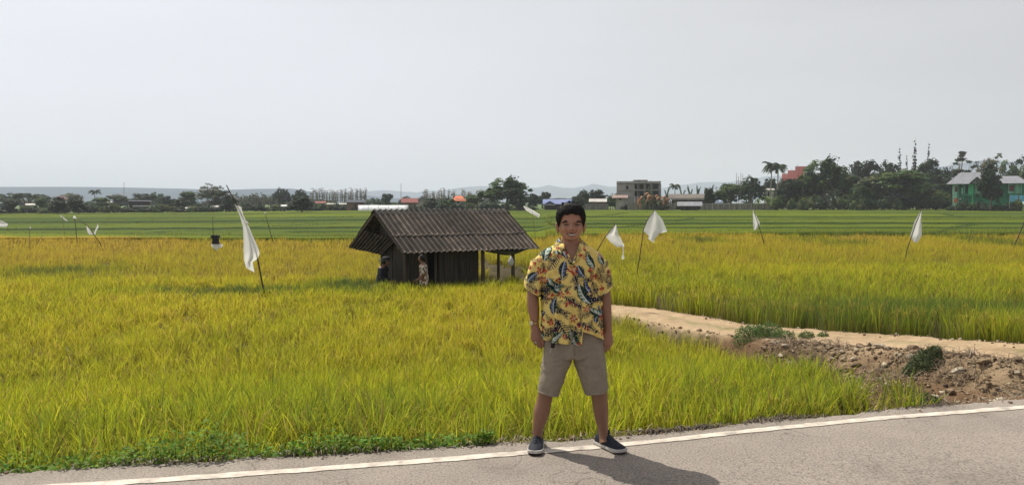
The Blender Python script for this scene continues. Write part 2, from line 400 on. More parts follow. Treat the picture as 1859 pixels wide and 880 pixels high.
def ripeness(x, y):
    pd, pz, ps = path_dist(x, y); isr = (ps > 0) & (x > -1.5)
    u = x / y
    r = np.interp(y, [5, 8, 12, 18, 24, 32, 50], [0.33, 0.40, 0.47, 0.53, 0.62, 0.80, 0.94])
    rr = np.interp(y, [8, 14, 20, 26, 34, 50], [0.26, 0.33, 0.50, 0.62, 0.76, 0.90])
    r = np.where(isr, rr, r)
    r = r + (fbm(x * 0.25, y * 0.12) - 0.5) * 0.45 + (fbm(x * 1.1, y * 0.6) - 0.5) * 0.25
    r = r + 0.10 * sstep(-0.2, -0.6, u) * sstep(26, 45, y)
    for px, py, wp, hp, z in PATCHES: r = r - (.45 if wp > 400 and px > 1000 else .9) * patch(x, y, px, py, wp, hp, z)
    kk = sum((y > terr_y(k, x)).astype(int) for k in range(len(TERR))); g = 0.05 + .22 * vnoise(kk * 1.7 + .5, np.floor(x / (26 + 3 * kk) + kk * .37) * 1.3) + (fbm(x * 0.05, y * 0.04) - 0.5) * 0.16
    return np.clip(np.where(y > terr_y(0, x) - np.where(u > 0, 2, 4) + (vnoise(x * .09, 4.4) - .5) * 9 * (u > 0) + (fbm(x * .5, y * .3) - .5) * 5, g, r), -0.3, 1.15)
RIPE_C = np.array([[0.095, 0.162, 0.038], [0.27, 0.34, 0.030], [0.50, 0.51, 0.028], [0.63, 0.53, 0.040], [0.60, 0.43, 0.065]])
def ripe_col(r):
    t = np.clip(r, 0, 1) * 4; i = np.clip(t.astype(int), 0, 3); f = (t - i)[:, None]
    return RIPE_C[i] * (1 - f) + RIPE_C[i + 1] * f
rg = np.random.RandomState(11)
def scatter(y0, y1, dens, margin=2.5):
    hw = 0.74 * y1 + margin; n = int((y1 - y0) * 2 * hw * dens)
    x = rg.uniform(-hw, hw, n); y = rg.uniform(y0, y1, n)
    m = np.abs(x) < 0.74 * y + margin
    return x[m], y[m]
def allowed(x, y):
    d = y - edge_y(x); pd, pz, ps = path_dist(x, y)
    m = (d > 0.16 + 0.25 * (fbm(x * 1.5, y * 0 + 1)) )
    m &= ~((pd < PHW + 0.05 + 0.22 * fbm(x * 2, y * 2)) & (y < 34))
    bx = 3.45 + (fbm(y * 0.9, y * 0) - .5) * 0.9 + np.interp(y, [6.5, 7.4, 9, 11.5], [0.22, 0.12, 0.0, 0.12])
    m &= ~((x > bx) & (ps < 0))
    u, v = hut_uv(x, y)
    m &= ~((u > -0.1) & (u < 2.95) & (v > 0.1) & (v < 2.2)) & ~((u > 2.7) & (u < HLEN) & (v > 0.25) & (v < 1.45))
    return m
VS = []; QS = []; TS = []; CS = []; nv = 0
def add_blades(x, y, zb, zt, lean, az, wid, col, seg, tipcol=None, fwid=1.0, droop=0.0):
    "ribbons from (x,y,zb) rising to zt and leaning out"
    global nv
    n = len(x); dx, dy = np.cos(az), np.sin(az)
    fa = az + rg.uniform(-1.3, 1.3, n) + math.pi / 2; wx, wy = np.cos(fa) * wid / 2, np.sin(fa) * wid / 2
    h = zt - zb
    ts = {1: [0, 1], 2: [0, 0.6, 1], 3: [0, 0.45, 0.8, 1]}[seg]
    vv = []; cc = []
    for i, t in enumerate(ts):
        ox = lean * t ** 2.0; oz = h * (t - droop * np.clip(t - 0.55, 0, 1) ** 2 * 4)
        cx, cy, cz = x + dx * ox, y + dy * ox, zb + oz
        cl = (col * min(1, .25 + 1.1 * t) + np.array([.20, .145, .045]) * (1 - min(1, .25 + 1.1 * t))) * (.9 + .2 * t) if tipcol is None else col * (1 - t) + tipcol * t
        if i < len(ts) - 1:
            k = 1.0 if i < len(ts) - 2 or seg == 1 else 0.8
            vv.append(np.stack([cx - wx * k, cy - wy * k, cz], -1)); vv.append(np.stack([cx + wx * k, cy + wy * k, cz], -1)); cc += [cl, cl]
        else:
            vv.append(np.stack([cx, cy, cz], -1)); cc.append(cl)
    m = len(vv); V = np.stack(vv, 1).reshape(-1, 3); C = np.stack(cc, 1).reshape(-1, 3)
    base = nv + np.arange(n) * m
    for i in range(len(ts) - 2): QS.append(np.stack([base + 2 * i, base + 2 * i + 1, base + 2 * i + 3, base + 2 * i + 2], -1))
    TS.append(np.stack([base + m - 3, base + m - 2, base + m - 1], -1))
    VS.append(V); CS.append(C); nv += len(V)
def hills(y0, y1, dens, per, wid, hgt, seg, spread, low, margin=2.5, panic=0.25):
    x, y = scatter(y0, y1, dens, margin); m = allowed(x, y); x, y = x[m], y[m]
    top = field_top(x, y); r = ripeness(x, y)
    hv = rg.normal(0, 0.045, len(x)) + (fbm(x * .8, y * .8) - .5) * .22
    x = np.repeat(x, per); y = np.repeat(y, per); top = np.repeat(top, per); r = np.repeat(r, per); hv = np.repeat(hv, per)
    n = len(x); az = rg.uniform(0, 2 * math.pi, n); q = rg.uniform(0, 1, n) ** .5 * spread
    bx = x + np.cos(az) * q; by = y + np.sin(az) * q
    pdn, _, psd = path_dist(bx, by)
    zb = np.where(pdn < PHW + 1.1, np.maximum(ground(bx, by) - .02, top - .72), np.where(by - edge_y(bx) < .7, np.maximum(ground(bx, by), top - .45), top - low))
    zt = top + hv + rg.uniform(-0.15, 0.13, n) * hgt
    lean = rg.uniform(0.02, 0.27, n)
    rr = r + rg.normal(0, 0.13, n)
    col = ripe_col(np.clip(rr, 0, 1)) * rg.uniform(0.75, 1.2, n)[:, None]
    dead = rg.rand(n) < 0.06; col[dead] = np.array([0.33, 0.22, 0.09]) * rg.uniform(.6, 1.1, dead.sum())[:, None]
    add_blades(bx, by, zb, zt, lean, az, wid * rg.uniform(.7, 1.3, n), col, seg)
    k = rg.rand(n) < panic * np.clip(r + .25, 0, 1)
    if k.any():
        kk = k.sum(); tan = np.array([0.46, 0.34, 0.075]) * rg.uniform(.7, 1.15, kk)[:, None] * (0.5 + 0.5 * np.clip(r[k], 0, 1))[:, None] + ripe_col(np.clip(r[k], 0, 1)) * .35
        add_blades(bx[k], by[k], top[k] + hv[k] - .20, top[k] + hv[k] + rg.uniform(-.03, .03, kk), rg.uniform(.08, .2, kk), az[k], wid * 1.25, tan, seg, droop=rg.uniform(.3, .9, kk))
hills(4.6, 9.5, 52, 20, 0.0078, 1.0, 3, 0.065, 0.29, panic=.4)
hills(9.5, 15, 38, 16, 0.0100, .9, 2, 0.07, 0.27, panic=.4)
hills(15, 24, 24, 14, 0.0140, .8, 2, 0.085, 0.27, margin=4, panic=.35)
hills(24, 38, 12, 11, 0.022, .9, 1, 0.15, 0.30, margin=6, panic=.4)
hills(38, 56, 5, 9, 0.045, .8, 1, 0.25, 0.4, margin=10, panic=.4)
# far terraces: the closed canopy of the crop, stepped at every terrace
def terrace(x, y):
    bd = np.full(x.shape, 1e9); st = np.zeros(x.shape)
    for k in range(len(TERR)):
        ty = terr_y(k, x); on = vnoise(x * 0.016 + 5.7 * k, 11.0 + k) > 0.40
        bd = np.minimum(bd, np.where(on, np.abs(y - ty), 1e9)); st = np.where(y > ty, st * .35 + (((k * 37) % 11) / 11 * 0.24 - 0.07) * sstep(.35, .6, vnoise(x * 0.016 + 5.7 * k, 11.0 + k)), st)
    for (x0, y0, x1, y1) in [(9, 60, 22, 90), (30, 52, 44, 70), (-30, 55, -12, 88), (55, 90, 70, 120), (-60, 80, -44, 104), (11, 100, 20, 130), (-18, 100, -4, 150)]:
        dx, dy = x1 - x0, y1 - y0; t = np.clip(((x - x0) * dx + (y - y0) * dy) / (dx * dx + dy * dy), 0, 1)
        bd = np.minimum(bd, np.hypot(x - x0 - t * dx, y - y0 - t * dy) * 1.3)
    return bd, st
gx_ = np.arange(-190, 190.1, 1.2); gy_ = np.arange(49, 193, 0.22); GX, GY = np.meshgrid(gx_, gy_); bdG, stG = terrace(GX, GY)
rG = ripeness(GX.ravel(), GY.ravel()); cG = ripe_col(np.clip(rG, 0, 1)) * (0.70 + .36 * fbm(GX.ravel() * .9, GY.ravel() * .35))[:, None] * .92
bG = (bdG.ravel() < .3); cG = np.where(bG[:, None], np.array([.06, .10, .028]), cG)
hG = field_top(GX, GY) + stG - .05 + (fbm(GX * 1.3, GY * .8) - .5) * .10 + (bdG < .3) * .05
iG = np.arange(GX.size).reshape(GX.shape) + nv; VS.append(np.stack([GX, GY, hG], -1).reshape(-1, 3)); CS.append(cG); nv += GX.size
QS.append(np.stack([iG[:-1, :-1], iG[:-1, 1:], iG[1:, 1:], iG[1:, :-1]], -1).reshape(-1, 4))
# far terraces: loose tips above the canopy
x, y = scatter(49, 192, 5.0, 15); m = np.ones(len(x), bool)
x, y = x[m], y[m]; n = len(x)
top = field_top(x, y); r = ripeness(x, y)
bd, st = terrace(x, y)
bund = bd < 0.3
gap = np.zeros(n, bool)
h = top + st + rg.uniform(-.04, .02, n) + bund * 0.07
keep = ~gap
az = rg.uniform(0, 6.28, n); col = ripe_col(np.clip(r + rg.normal(0, .07, n), 0, 1)) * rg.uniform(.75, 1.2, n)[:, None]
col = np.where(bund[:, None], np.array([0.055, 0.095, 0.026]) * rg.uniform(.7, 1.3, n)[:, None], col)
per = 3
for j in range(per):
    jx, jy = rg.normal(0, .25, (2, n))
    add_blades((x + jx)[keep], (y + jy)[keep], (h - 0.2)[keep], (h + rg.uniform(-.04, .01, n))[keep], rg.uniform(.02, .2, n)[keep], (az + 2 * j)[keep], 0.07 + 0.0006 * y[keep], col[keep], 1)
rice_mat = leaf_mat('rice_leaf', trans=0.50, rough=0.75, spec=0.06)
co = np.concatenate(VS); print('rice verts', len(co))
link('rice_paddy', np_mesh('rice_paddy', co, [np.concatenate(QS), np.concatenate(TS)], np.concatenate(CS), rice_mat), label='ripening yellow-green rice filling the paddies from the road to the far tree line', cat='rice', kind='stuff')
# ------------------------------------------------------------------ distant hills
def hill_range(name, pts, Y, depth, col, jag):
    px = np.array([p[0] for p in pts], float); py = np.array([p[1] for p in pts], float)
    q = np.linspace(px[0], px[-1], int((px[-1] - px[0]) / 3))
    top = np.interp(q, px, py) - (fbm(q * 0.02 * jag, q * 0 + Y * .01, o=5) - 0.5) * 5 * jag
    xw = (q - 929.5) / F * Y; zt = np.array([P(a, b, Y).z for a, b in zip(q, top)])
    rows = np.linspace(-1, 1, 21); co = []
    for r in rows:
        f = np.cos(r * math.pi / 2) ** 0.8
        rid = (fbm(xw * 0.006, r * 3 + Y * .1, o=5) - .5) * 0.35 * (1 - f) * zt.max()
        co.append(np.stack([xw, np.full_like(xw, Y + r * depth) , np.maximum(zt * f + rid * (f > 0), -6)], -1))
    n = len(q); idx = np.arange(n * len(rows)).reshape(len(rows), n)
    fq = np.stack([idx[:-1, :-1], idx[:-1, 1:], idx[1:, 1:], idx[1:, :-1]], -1).reshape(-1, 4)
    link(name, np_mesh(name, np.concatenate(co), [fq], None, surf(name, col, tuple(c * .6 for c in col), scale=.01, rough=1, bump=0, spec=0), True), kind='structure')
hill_range('hills', [(-500, 343), (0, 340), (120, 339), (240, 340), (330, 342), (420, 345), (480, 343), (530, 342), (560, 348), (640, 352), (720, 360), (760, 366)], 2300, 420, (0.022, 0.055, 0.10), .35)  # both ranges coloured blue: distance haze put into the forest colour
hill_range('mountains', [(380, 362), (500, 352), (600, 352), (700, 345), (760, 349), (800, 345), (850, 340), (900, 338), (960, 340), (995, 336), (1020, 341), (1060, 339), (1075, 334), (1100, 340), (1180, 344), (1260, 333), (1300, 330), (1360, 330), (1390, 322), (1430, 318), (1500, 318), (1600, 314), (1680, 310), (1720, 302), (1780, 292), (1900, 300), (2300, 320)], 4600, 800, (0.022, 0.055, 0.11), 1.3)

# ------------------------------------------------------------------ foliage
lf_mat = leaf_mat('foliage', trans=0.28, rough=0.6, spec=0.15)
bark = surf('bark', (0.16, 0.125, 0.09), (0.075, 0.06, 0.045), scale=6, bump=.6, stretch=(1, 1, .3))
pale_bark = surf('pale_bark', (0.34, 0.31, 0.26), (0.2, 0.18, 0.15), scale=6, bump=.4, stretch=(1, 1, .3))
def cards(pos, nrm, size, asp, rs):
    n = len(pos); nrm = nrm / np.maximum(np.linalg.norm(nrm, axis=1, keepdims=True), 1e-6)
    ref = rs.normal(0, 1, (n, 3)); a = np.cross(nrm, ref); a /= np.maximum(np.linalg.norm(a, axis=1, keepdims=True), 1e-6); b = np.cross(nrm, a)
    s = size[:, None]; a = a * s; b = b * s * asp
    co = np.stack([pos - a, pos - b, pos + a, pos + b], 1).reshape(-1, 3)
    return co, np.arange(4 * n).reshape(n, 4)
def crown_mesh(name, seed, lobes, ncl, per, leaf, col, flat=1.0, cl_r=0.9, hollow=.5, var=.35, squash=.7, asp=.5):
    rs = np.random.RandomState(seed); lobes = np.array(lobes, float)
    vol = lobes[:, 3] * lobes[:, 3] * lobes[:, 4]; pk = rs.choice(len(lobes), ncl, p=vol / vol.sum())
    d = rs.normal(0, 1, (ncl, 3)); d /= np.linalg.norm(d, axis=1, keepdims=True); d[:, 2] = np.where(d[:, 2] < -.35, -d[:, 2] * .6, d[:, 2])
    rr = rs.uniform(hollow, 1.0, ncl) ** .6 * rs.uniform(.85, 1.08, ncl)
    cc = lobes[pk, :3] + d * rr[:, None] * np.stack([lobes[pk, 3], lobes[pk, 3], lobes[pk, 4]], -1)
    cr = cl_r * rs.uniform(.5, 1.3, ncl); tone = 1 + var * rs.normal(0, 1, ncl).clip(-1.6, 1.9); hue = rs.normal(0, .12, ncl)
    k = np.repeat(np.arange(ncl), per); n = len(k)
    e = rs.normal(0, 1, (n, 3)); e /= np.linalg.norm(e, axis=1, keepdims=True); e *= (rs.uniform(0, 1, n) ** .4)[:, None]
    pos = cc[k] + e * cr[k][:, None] * np.array([1, 1, squash])
    nr = e * .8 + d[k] * .5 + np.array([0, 0, .5]) + rs.normal(0, .45, (n, 3))
    co, f = cards(pos, nr, leaf * rs.uniform(.6, 1.4, n), asp, rs)
    c = np.array(col) * (tone[k] * rs.uniform(.8, 1.2, n))[:, None] * np.stack([1 + hue[k], np.ones(n), 1 - hue[k]], -1)
    return np_mesh(name, co, [f], np.clip(np.repeat(c, 4, 0), .004, 1), lf_mat)
def trunk_mesh(seed, H, r0, lobes, mat, lean=.05, forks=6, bare=0.35):
    rs = random.Random(seed); m = MB()
    top = Vector((rs.uniform(-lean, lean) * H, rs.uniform(-lean, lean) * H, H * .8))
    pts = [top * t + Vector((rs.uniform(-1, 1), rs.uniform(-1, 1), 0)) * .012 * H * (t > 0) for t in (0, .15, .3, .5, .75, 1)]
    pts[0].z = -.6
    m.tube(pts, [r0 * 1.5, r0, r0 * .85, r0 * .65, r0 * .4, r0 * .12], 9)
    for i in range(forks):
        l = lobes[i % len(lobes)]; t = rs.uniform(bare, .7); s = pts[2] * (1 - t) + pts[4] * t if t > .3 else pts[2]
        e_ = Vector((l[0], l[1], l[2])) + Vector((rs.uniform(-1, 1) * l[3] * .7, rs.uniform(-1, 1) * l[3] * .7, rs.uniform(-.2, .7) * l[4]))
        mid = (s + e_) / 2 + Vector((0, 0, -.06 * H))
        m.tube([s, mid, e_], [r0 * .42, r0 * .28, r0 * .06], 6)
        for _ in range(2):
            q = e_ + Vector((rs.uniform(-1, 1) * l[3] * .6, rs.uniform(-1, 1) * l[3] * .6, rs.uniform(0, .6) * l[4]))
            m.tube([mid, (mid + q) / 2 + Vector((0, 0, .02 * H)), q], [r0 * .2, r0 * .13, r0 * .04], 5)
    return m.mesh('trunk', mat, True)
PROTO = {}
def proto(key, parts, H, W):
    co = np.empty(len(parts[1][1].vertices) * 3); parts[1][1].vertices.foreach_get("co", co); co = co.reshape(-1, 3)
    PROTO[key] = (parts, float(np.percentile(co[:, 2], 99.3)), float(2 * np.percentile(np.hypot(co[:, 0], co[:, 1]), 90)))
rs_ = random.Random(5)
def rlobes(n, W, zlo, zhi, r, seed):
    q = random.Random(seed); o = []
    for i in range(n):
        a = q.uniform(0, 6.28); d = (q.random() ** .6) * (W / 2 - r); t = q.random()
        o.append((math.cos(a) * d, math.sin(a) * d, zlo + (zhi - zlo) * (t if d < W * .25 else t * .6), r * q.uniform(.75, 1.25), r * q.uniform(.6, .95)))
    return o
DK = (0.022, 0.040, 0.012); MG = (0.045, 0.082, 0.018); LG = (0.075, 0.115, 0.030); OL = (0.07, 0.082, 0.032); BR = (0.10, 0.085, 0.055)
for i, (W, zl, zh, r, n, cg) in enumerate([(10, 3.6, 8.3, 2.3, 9, DK), (12, 4, 8.2, 2.4, 12, MG), (9, 3, 8.6, 2.1, 10, DK), (8, 3.4, 8.4, 2.0, 9, OL), (9, 4, 8.6, 1.9, 10, LG)]):
    lb = rlobes(n, W, zl, zh, r, 40 + i) + [(0, 0, 7.6, 2.3, 2.2)]
    proto('broad%d' % i, [('trunk', trunk_mesh(i, 10, .30, lb, bark)), ('crown', crown_mesh('crown', 60 + i, lb, 110, 46, .30, cg, cl_r=1.0, hollow=.5))], 10, W)
lb = [(0, 0, 5.2, 4.6, 4.5), (1.8, 0, 4.6, 3.6, 4.2), (-1.8, .4, 4.4, 3.6, 4.0)]
proto('dome', [('trunk', trunk_mesh(9, 10, .35, lb, bark, bare=.2)), ('crown', crown_mesh('crown', 77, lb, 190, 44, .28, (0.024, 0.046, 0.014), cl_r=.85, hollow=.75, var=.22))], 10, 11)
lb = rlobes(9, 15, 6.6, 8.6, 2.0, 81)
proto('umbrella', [('trunk', trunk_mesh(12, 10, .34, lb, bark, forks=9, bare=.1)), ('crown', crown_mesh('crown', 78, lb, 120, 40, .30, (0.05, 0.068, 0.026), cl_r=.95, hollow=.4, squash=.5))], 10, 17)
lb = [(0, 0, 9.2, .7, .8), (1.8, 0, 8, 1.2, .5), (-1.6, .5, 7.6, 1.3, .5), (.6, 1, 6.6, 2.0, .5), (-2.2, -.5, 6.0, 1.4, .45), (2.6, .4, 5.6, 1.5, .45), (0, -1, 5.0, 2.4, .5), (-1.4, .2, 4.2, 2.2, .5), (1.7, 0, 4.0, 1.8, .5), (3.3, 0, 7.4, .7, .3), (-.4, 0, 8.4, 1.4, .5)]
proto('tiered', [('trunk', trunk_mesh(14, 10, .25, lb, bark, forks=11, bare=.15)), ('crown', crown_mesh('crown', 79, lb, 95, 34, .22, (0.035, 0.052, 0.02), cl_r=.55, hollow=.25, squash=.45))], 10, 7.6)
lb = rlobes(14, 8, 4, 9.2, 1.1, 91)
proto('airy', [('trunk', trunk_mesh(16, 10, .2, lb, pale_bark, forks=14, bare=.1)), ('crown', crown_mesh('crown', 80, lb, 80, 16, .2, (0.12, 0.13, 0.075), cl_r=.55, hollow=.2, squash=.6))], 10, 8)
lb = [(0, 0, 9, .35, .5), (.2, 0, 8, .5, .6), (-.2, .1, 6.8, .5, .7), (0, 0, 5.6, .55, .7), (.1, 0, 4.2, .5, .6)]
proto('slender', [('trunk', trunk_mesh(18, 10, .15, lb, pale_bark, lean=.03, forks=9, bare=.15)), ('crown', crown_mesh('crown', 82, lb, 40, 6, .13, (0.13, 0.125, 0.085), cl_r=.5, hollow=.0))], 10, 1.9)
proto('bush', [('stem', trunk_mesh(20, 3.2, .10, [(0, 0, 1.6, 1.4, 1.2)], bark, forks=4)), ('foliage', crown_mesh('foliage', 83, [(0, 0, 1.5, 1.5, 1.5), (1, .2, 1.1, 1.1, 1.0), (-1, 0, 1.2, 1.1, 1.1)], 46, 40, .2, (0.03, 0.05, 0.016), cl_r=.55, hollow=.6, var=.3))], 3.2, 4.6)
proto('bush_light', [('stem', PROTO['bush'][0][0][1]), ('foliage', crown_mesh('foliage', 84, [(0, 0, 1.5, 1.4, 1.5), (1, .2, 1.3, 1.1, 1.2), (-1, 0, 1.0, 1.1, 1.1)], 46, 34, .22, (0.085, 0.12, 0.032), cl_r=.55, hollow=.5, var=.3))], 3.2, 4.6)
# narrow tiered conifer
lb = [(0, 0, .9 + 0.42 * k, 1.3 - .053 * k, .24) for k in range(22)]
proto('conifer', [('trunk', trunk_mesh(22, 12.3, .13, [(0, 0, 8, .5, .5)], bark, lean=.005, forks=0)), ('crown', crown_mesh('crown', 85, lb, 420, 9, .17, (0.05, 0.06, 0.045), cl_r=.3, hollow=.1, squash=.5, var=.25))], 10, 2.6)
def frond_set(seed, H, n, L, col, wid, droop, segs=9, leaf=.55, up=.6):
    rs = np.random.RandomState(seed); V = []; C = []
    for i in range(n):
        az = 2 * math.pi * i / n * 2.4 + rs.uniform(-.3, .3); el = rs.uniform(-.35, 1.25) * up + .15; l = L * rs.uniform(.8, 1.1)
        p = np.array([0., 0, H]); d = np.array([math.cos(az) * math.cos(el), math.sin(az) * math.cos(el), math.sin(el)])
        side = np.array([-math.sin(az), math.cos(az), 0]); tone = rs.uniform(.7, 1.25)
        for s in range(segs):
            q = p + d * l / segs; t = (s + .5) / segs
            for k in range(3):
                b = p + (q - p) * k / 3; ww = leaf * math.sin(math.pi * (0.12 + .86 * t)) ** .6
                for sg in (-1, 1):
                    tip = b + side * sg * ww + d * ww * .45 + np.array([0, 0, -ww * droop])
                    e = d * wid
                    V += [b - e, b + e, tip]; C += [np.array(col) * tone] * 3
            V += [p - side * .05, p + side * .05, q]; C += [np.array(col) * 1.4] * 3
            p = q; d = d + np.array([0, 0, -.17 * droop - .05]); d /= np.linalg.norm(d)
    V = np.array(V); return np_mesh('fronds', V, [np.arange(len(V)).reshape(-1, 3)], np.array(C), lf_mat)
m = MB(); m.tube([(0, 0, -.5), (.1, 0, 3), (.25, .1, 6), (.2, .1, 8.3)], [.24, .16, .14, .12], 8)
ptr = m.mesh('trunk', pale_bark, True)
proto('palm', [('trunk', ptr), ('fronds', frond_set(1, 8.2, 20, 2.9, (0.045, 0.066, 0.022), .085, .75))], 10, 5.2)
m = MB(); m.tube([(0, 0, -.3), (.05, 0, 1.2), (0, 0, 2.0)], [.28, .24, .2], 8)
proto('palm_low', [('trunk', m.mesh('trunk', bark, True)), ('fronds', frond_set(4, 1.9, 18, 3.2, (0.04, 0.062, 0.02), .09, .65, up=.9))], 4.4, 5.4)
def banana(seed, col, n=9, L=2.4, H=1.8, w_=.34, droop=.28):
    rs = np.random.RandomState(seed); V = []; Cc = []; Fq = []
    for i in range(n):
        az = 6.28 * i / n + rs.uniform(-.4, .4); el = rs.uniform(.4, 1.35); p = np.array([0., 0, H]); d = np.array([math.cos(az) * math.cos(el), math.sin(az) * math.cos(el), math.sin(el)])
        side = np.array([-math.sin(az), math.cos(az), 0]); tone = rs.uniform(.7, 1.3); l = L * rs.uniform(.7, 1.1); b = len(V)
        for s in range(9):
            t = s / 8; ww = w_ * max(.06, math.sin(math.pi * min(1, .08 + t * .95))) * rs.uniform(.8, 1.1)
            V += [p - side * ww - np.array([0, 0, ww * .35]), p, p + side * ww - np.array([0, 0, ww * .35])]; Cc += [np.array(col) * tone * rs.uniform(.85, 1.15)] * 3
            p = p + d * l / 8; d = d + np.array([0, 0, -droop]); d /= np.linalg.norm(d)
        for s in range(8):
            for j in (0, 1): Fq.append([b + 3 * s + j, b + 3 * s + j + 1, b + 3 * s + j + 4, b + 3 * s + j + 3])
    return np_mesh('leaves', np.array(V), [np.array(Fq)], np.array(Cc), lf_mat)
m = MB(); m.tube([(0, 0, -.2), (0, 0, 1), (0, 0, 1.9)], [.16, .13, .1], 8); bst = m.mesh('stem', surf('banana_stem', (.16, .17, .07), (.12, .1, .05)), True)
proto('banana', [('stem', bst), ('leaves', banana(3, (0.11, 0.17, 0.04)))], 3.6, 3.6)
proto('dry_banana', [('stem', bst), ('leaves', banana(8, (0.30, 0.15, 0.07), n=11, w_=.5, droop=.4))], 3.6, 3.8)
_first = {}
def plant(kind, px, top, wpx, Y, name, label, cat, group=None, rz=None, base=None):
    parts, H, W = PROTO[kind]
    X = (px - 929.5) / F * Y
    gz = float(ground(X, Y)) if base is None else base
    zt = P(px, top, Y).z; sz = (zt - gz) / H; sx = wpx / F * Y / W
    o = empty(name, (X, Y, gz), label, cat, group, rz if rz is not None else random.Random(px * 7 + top).uniform(0, 6.28))
    o.scale = (sx, sx, sz)
    for pn, me in parts:
        c_ = bpy.data.objects.new(pn, me); COL.objects.link(c_); c_.parent = o
    return o
random.seed(4)
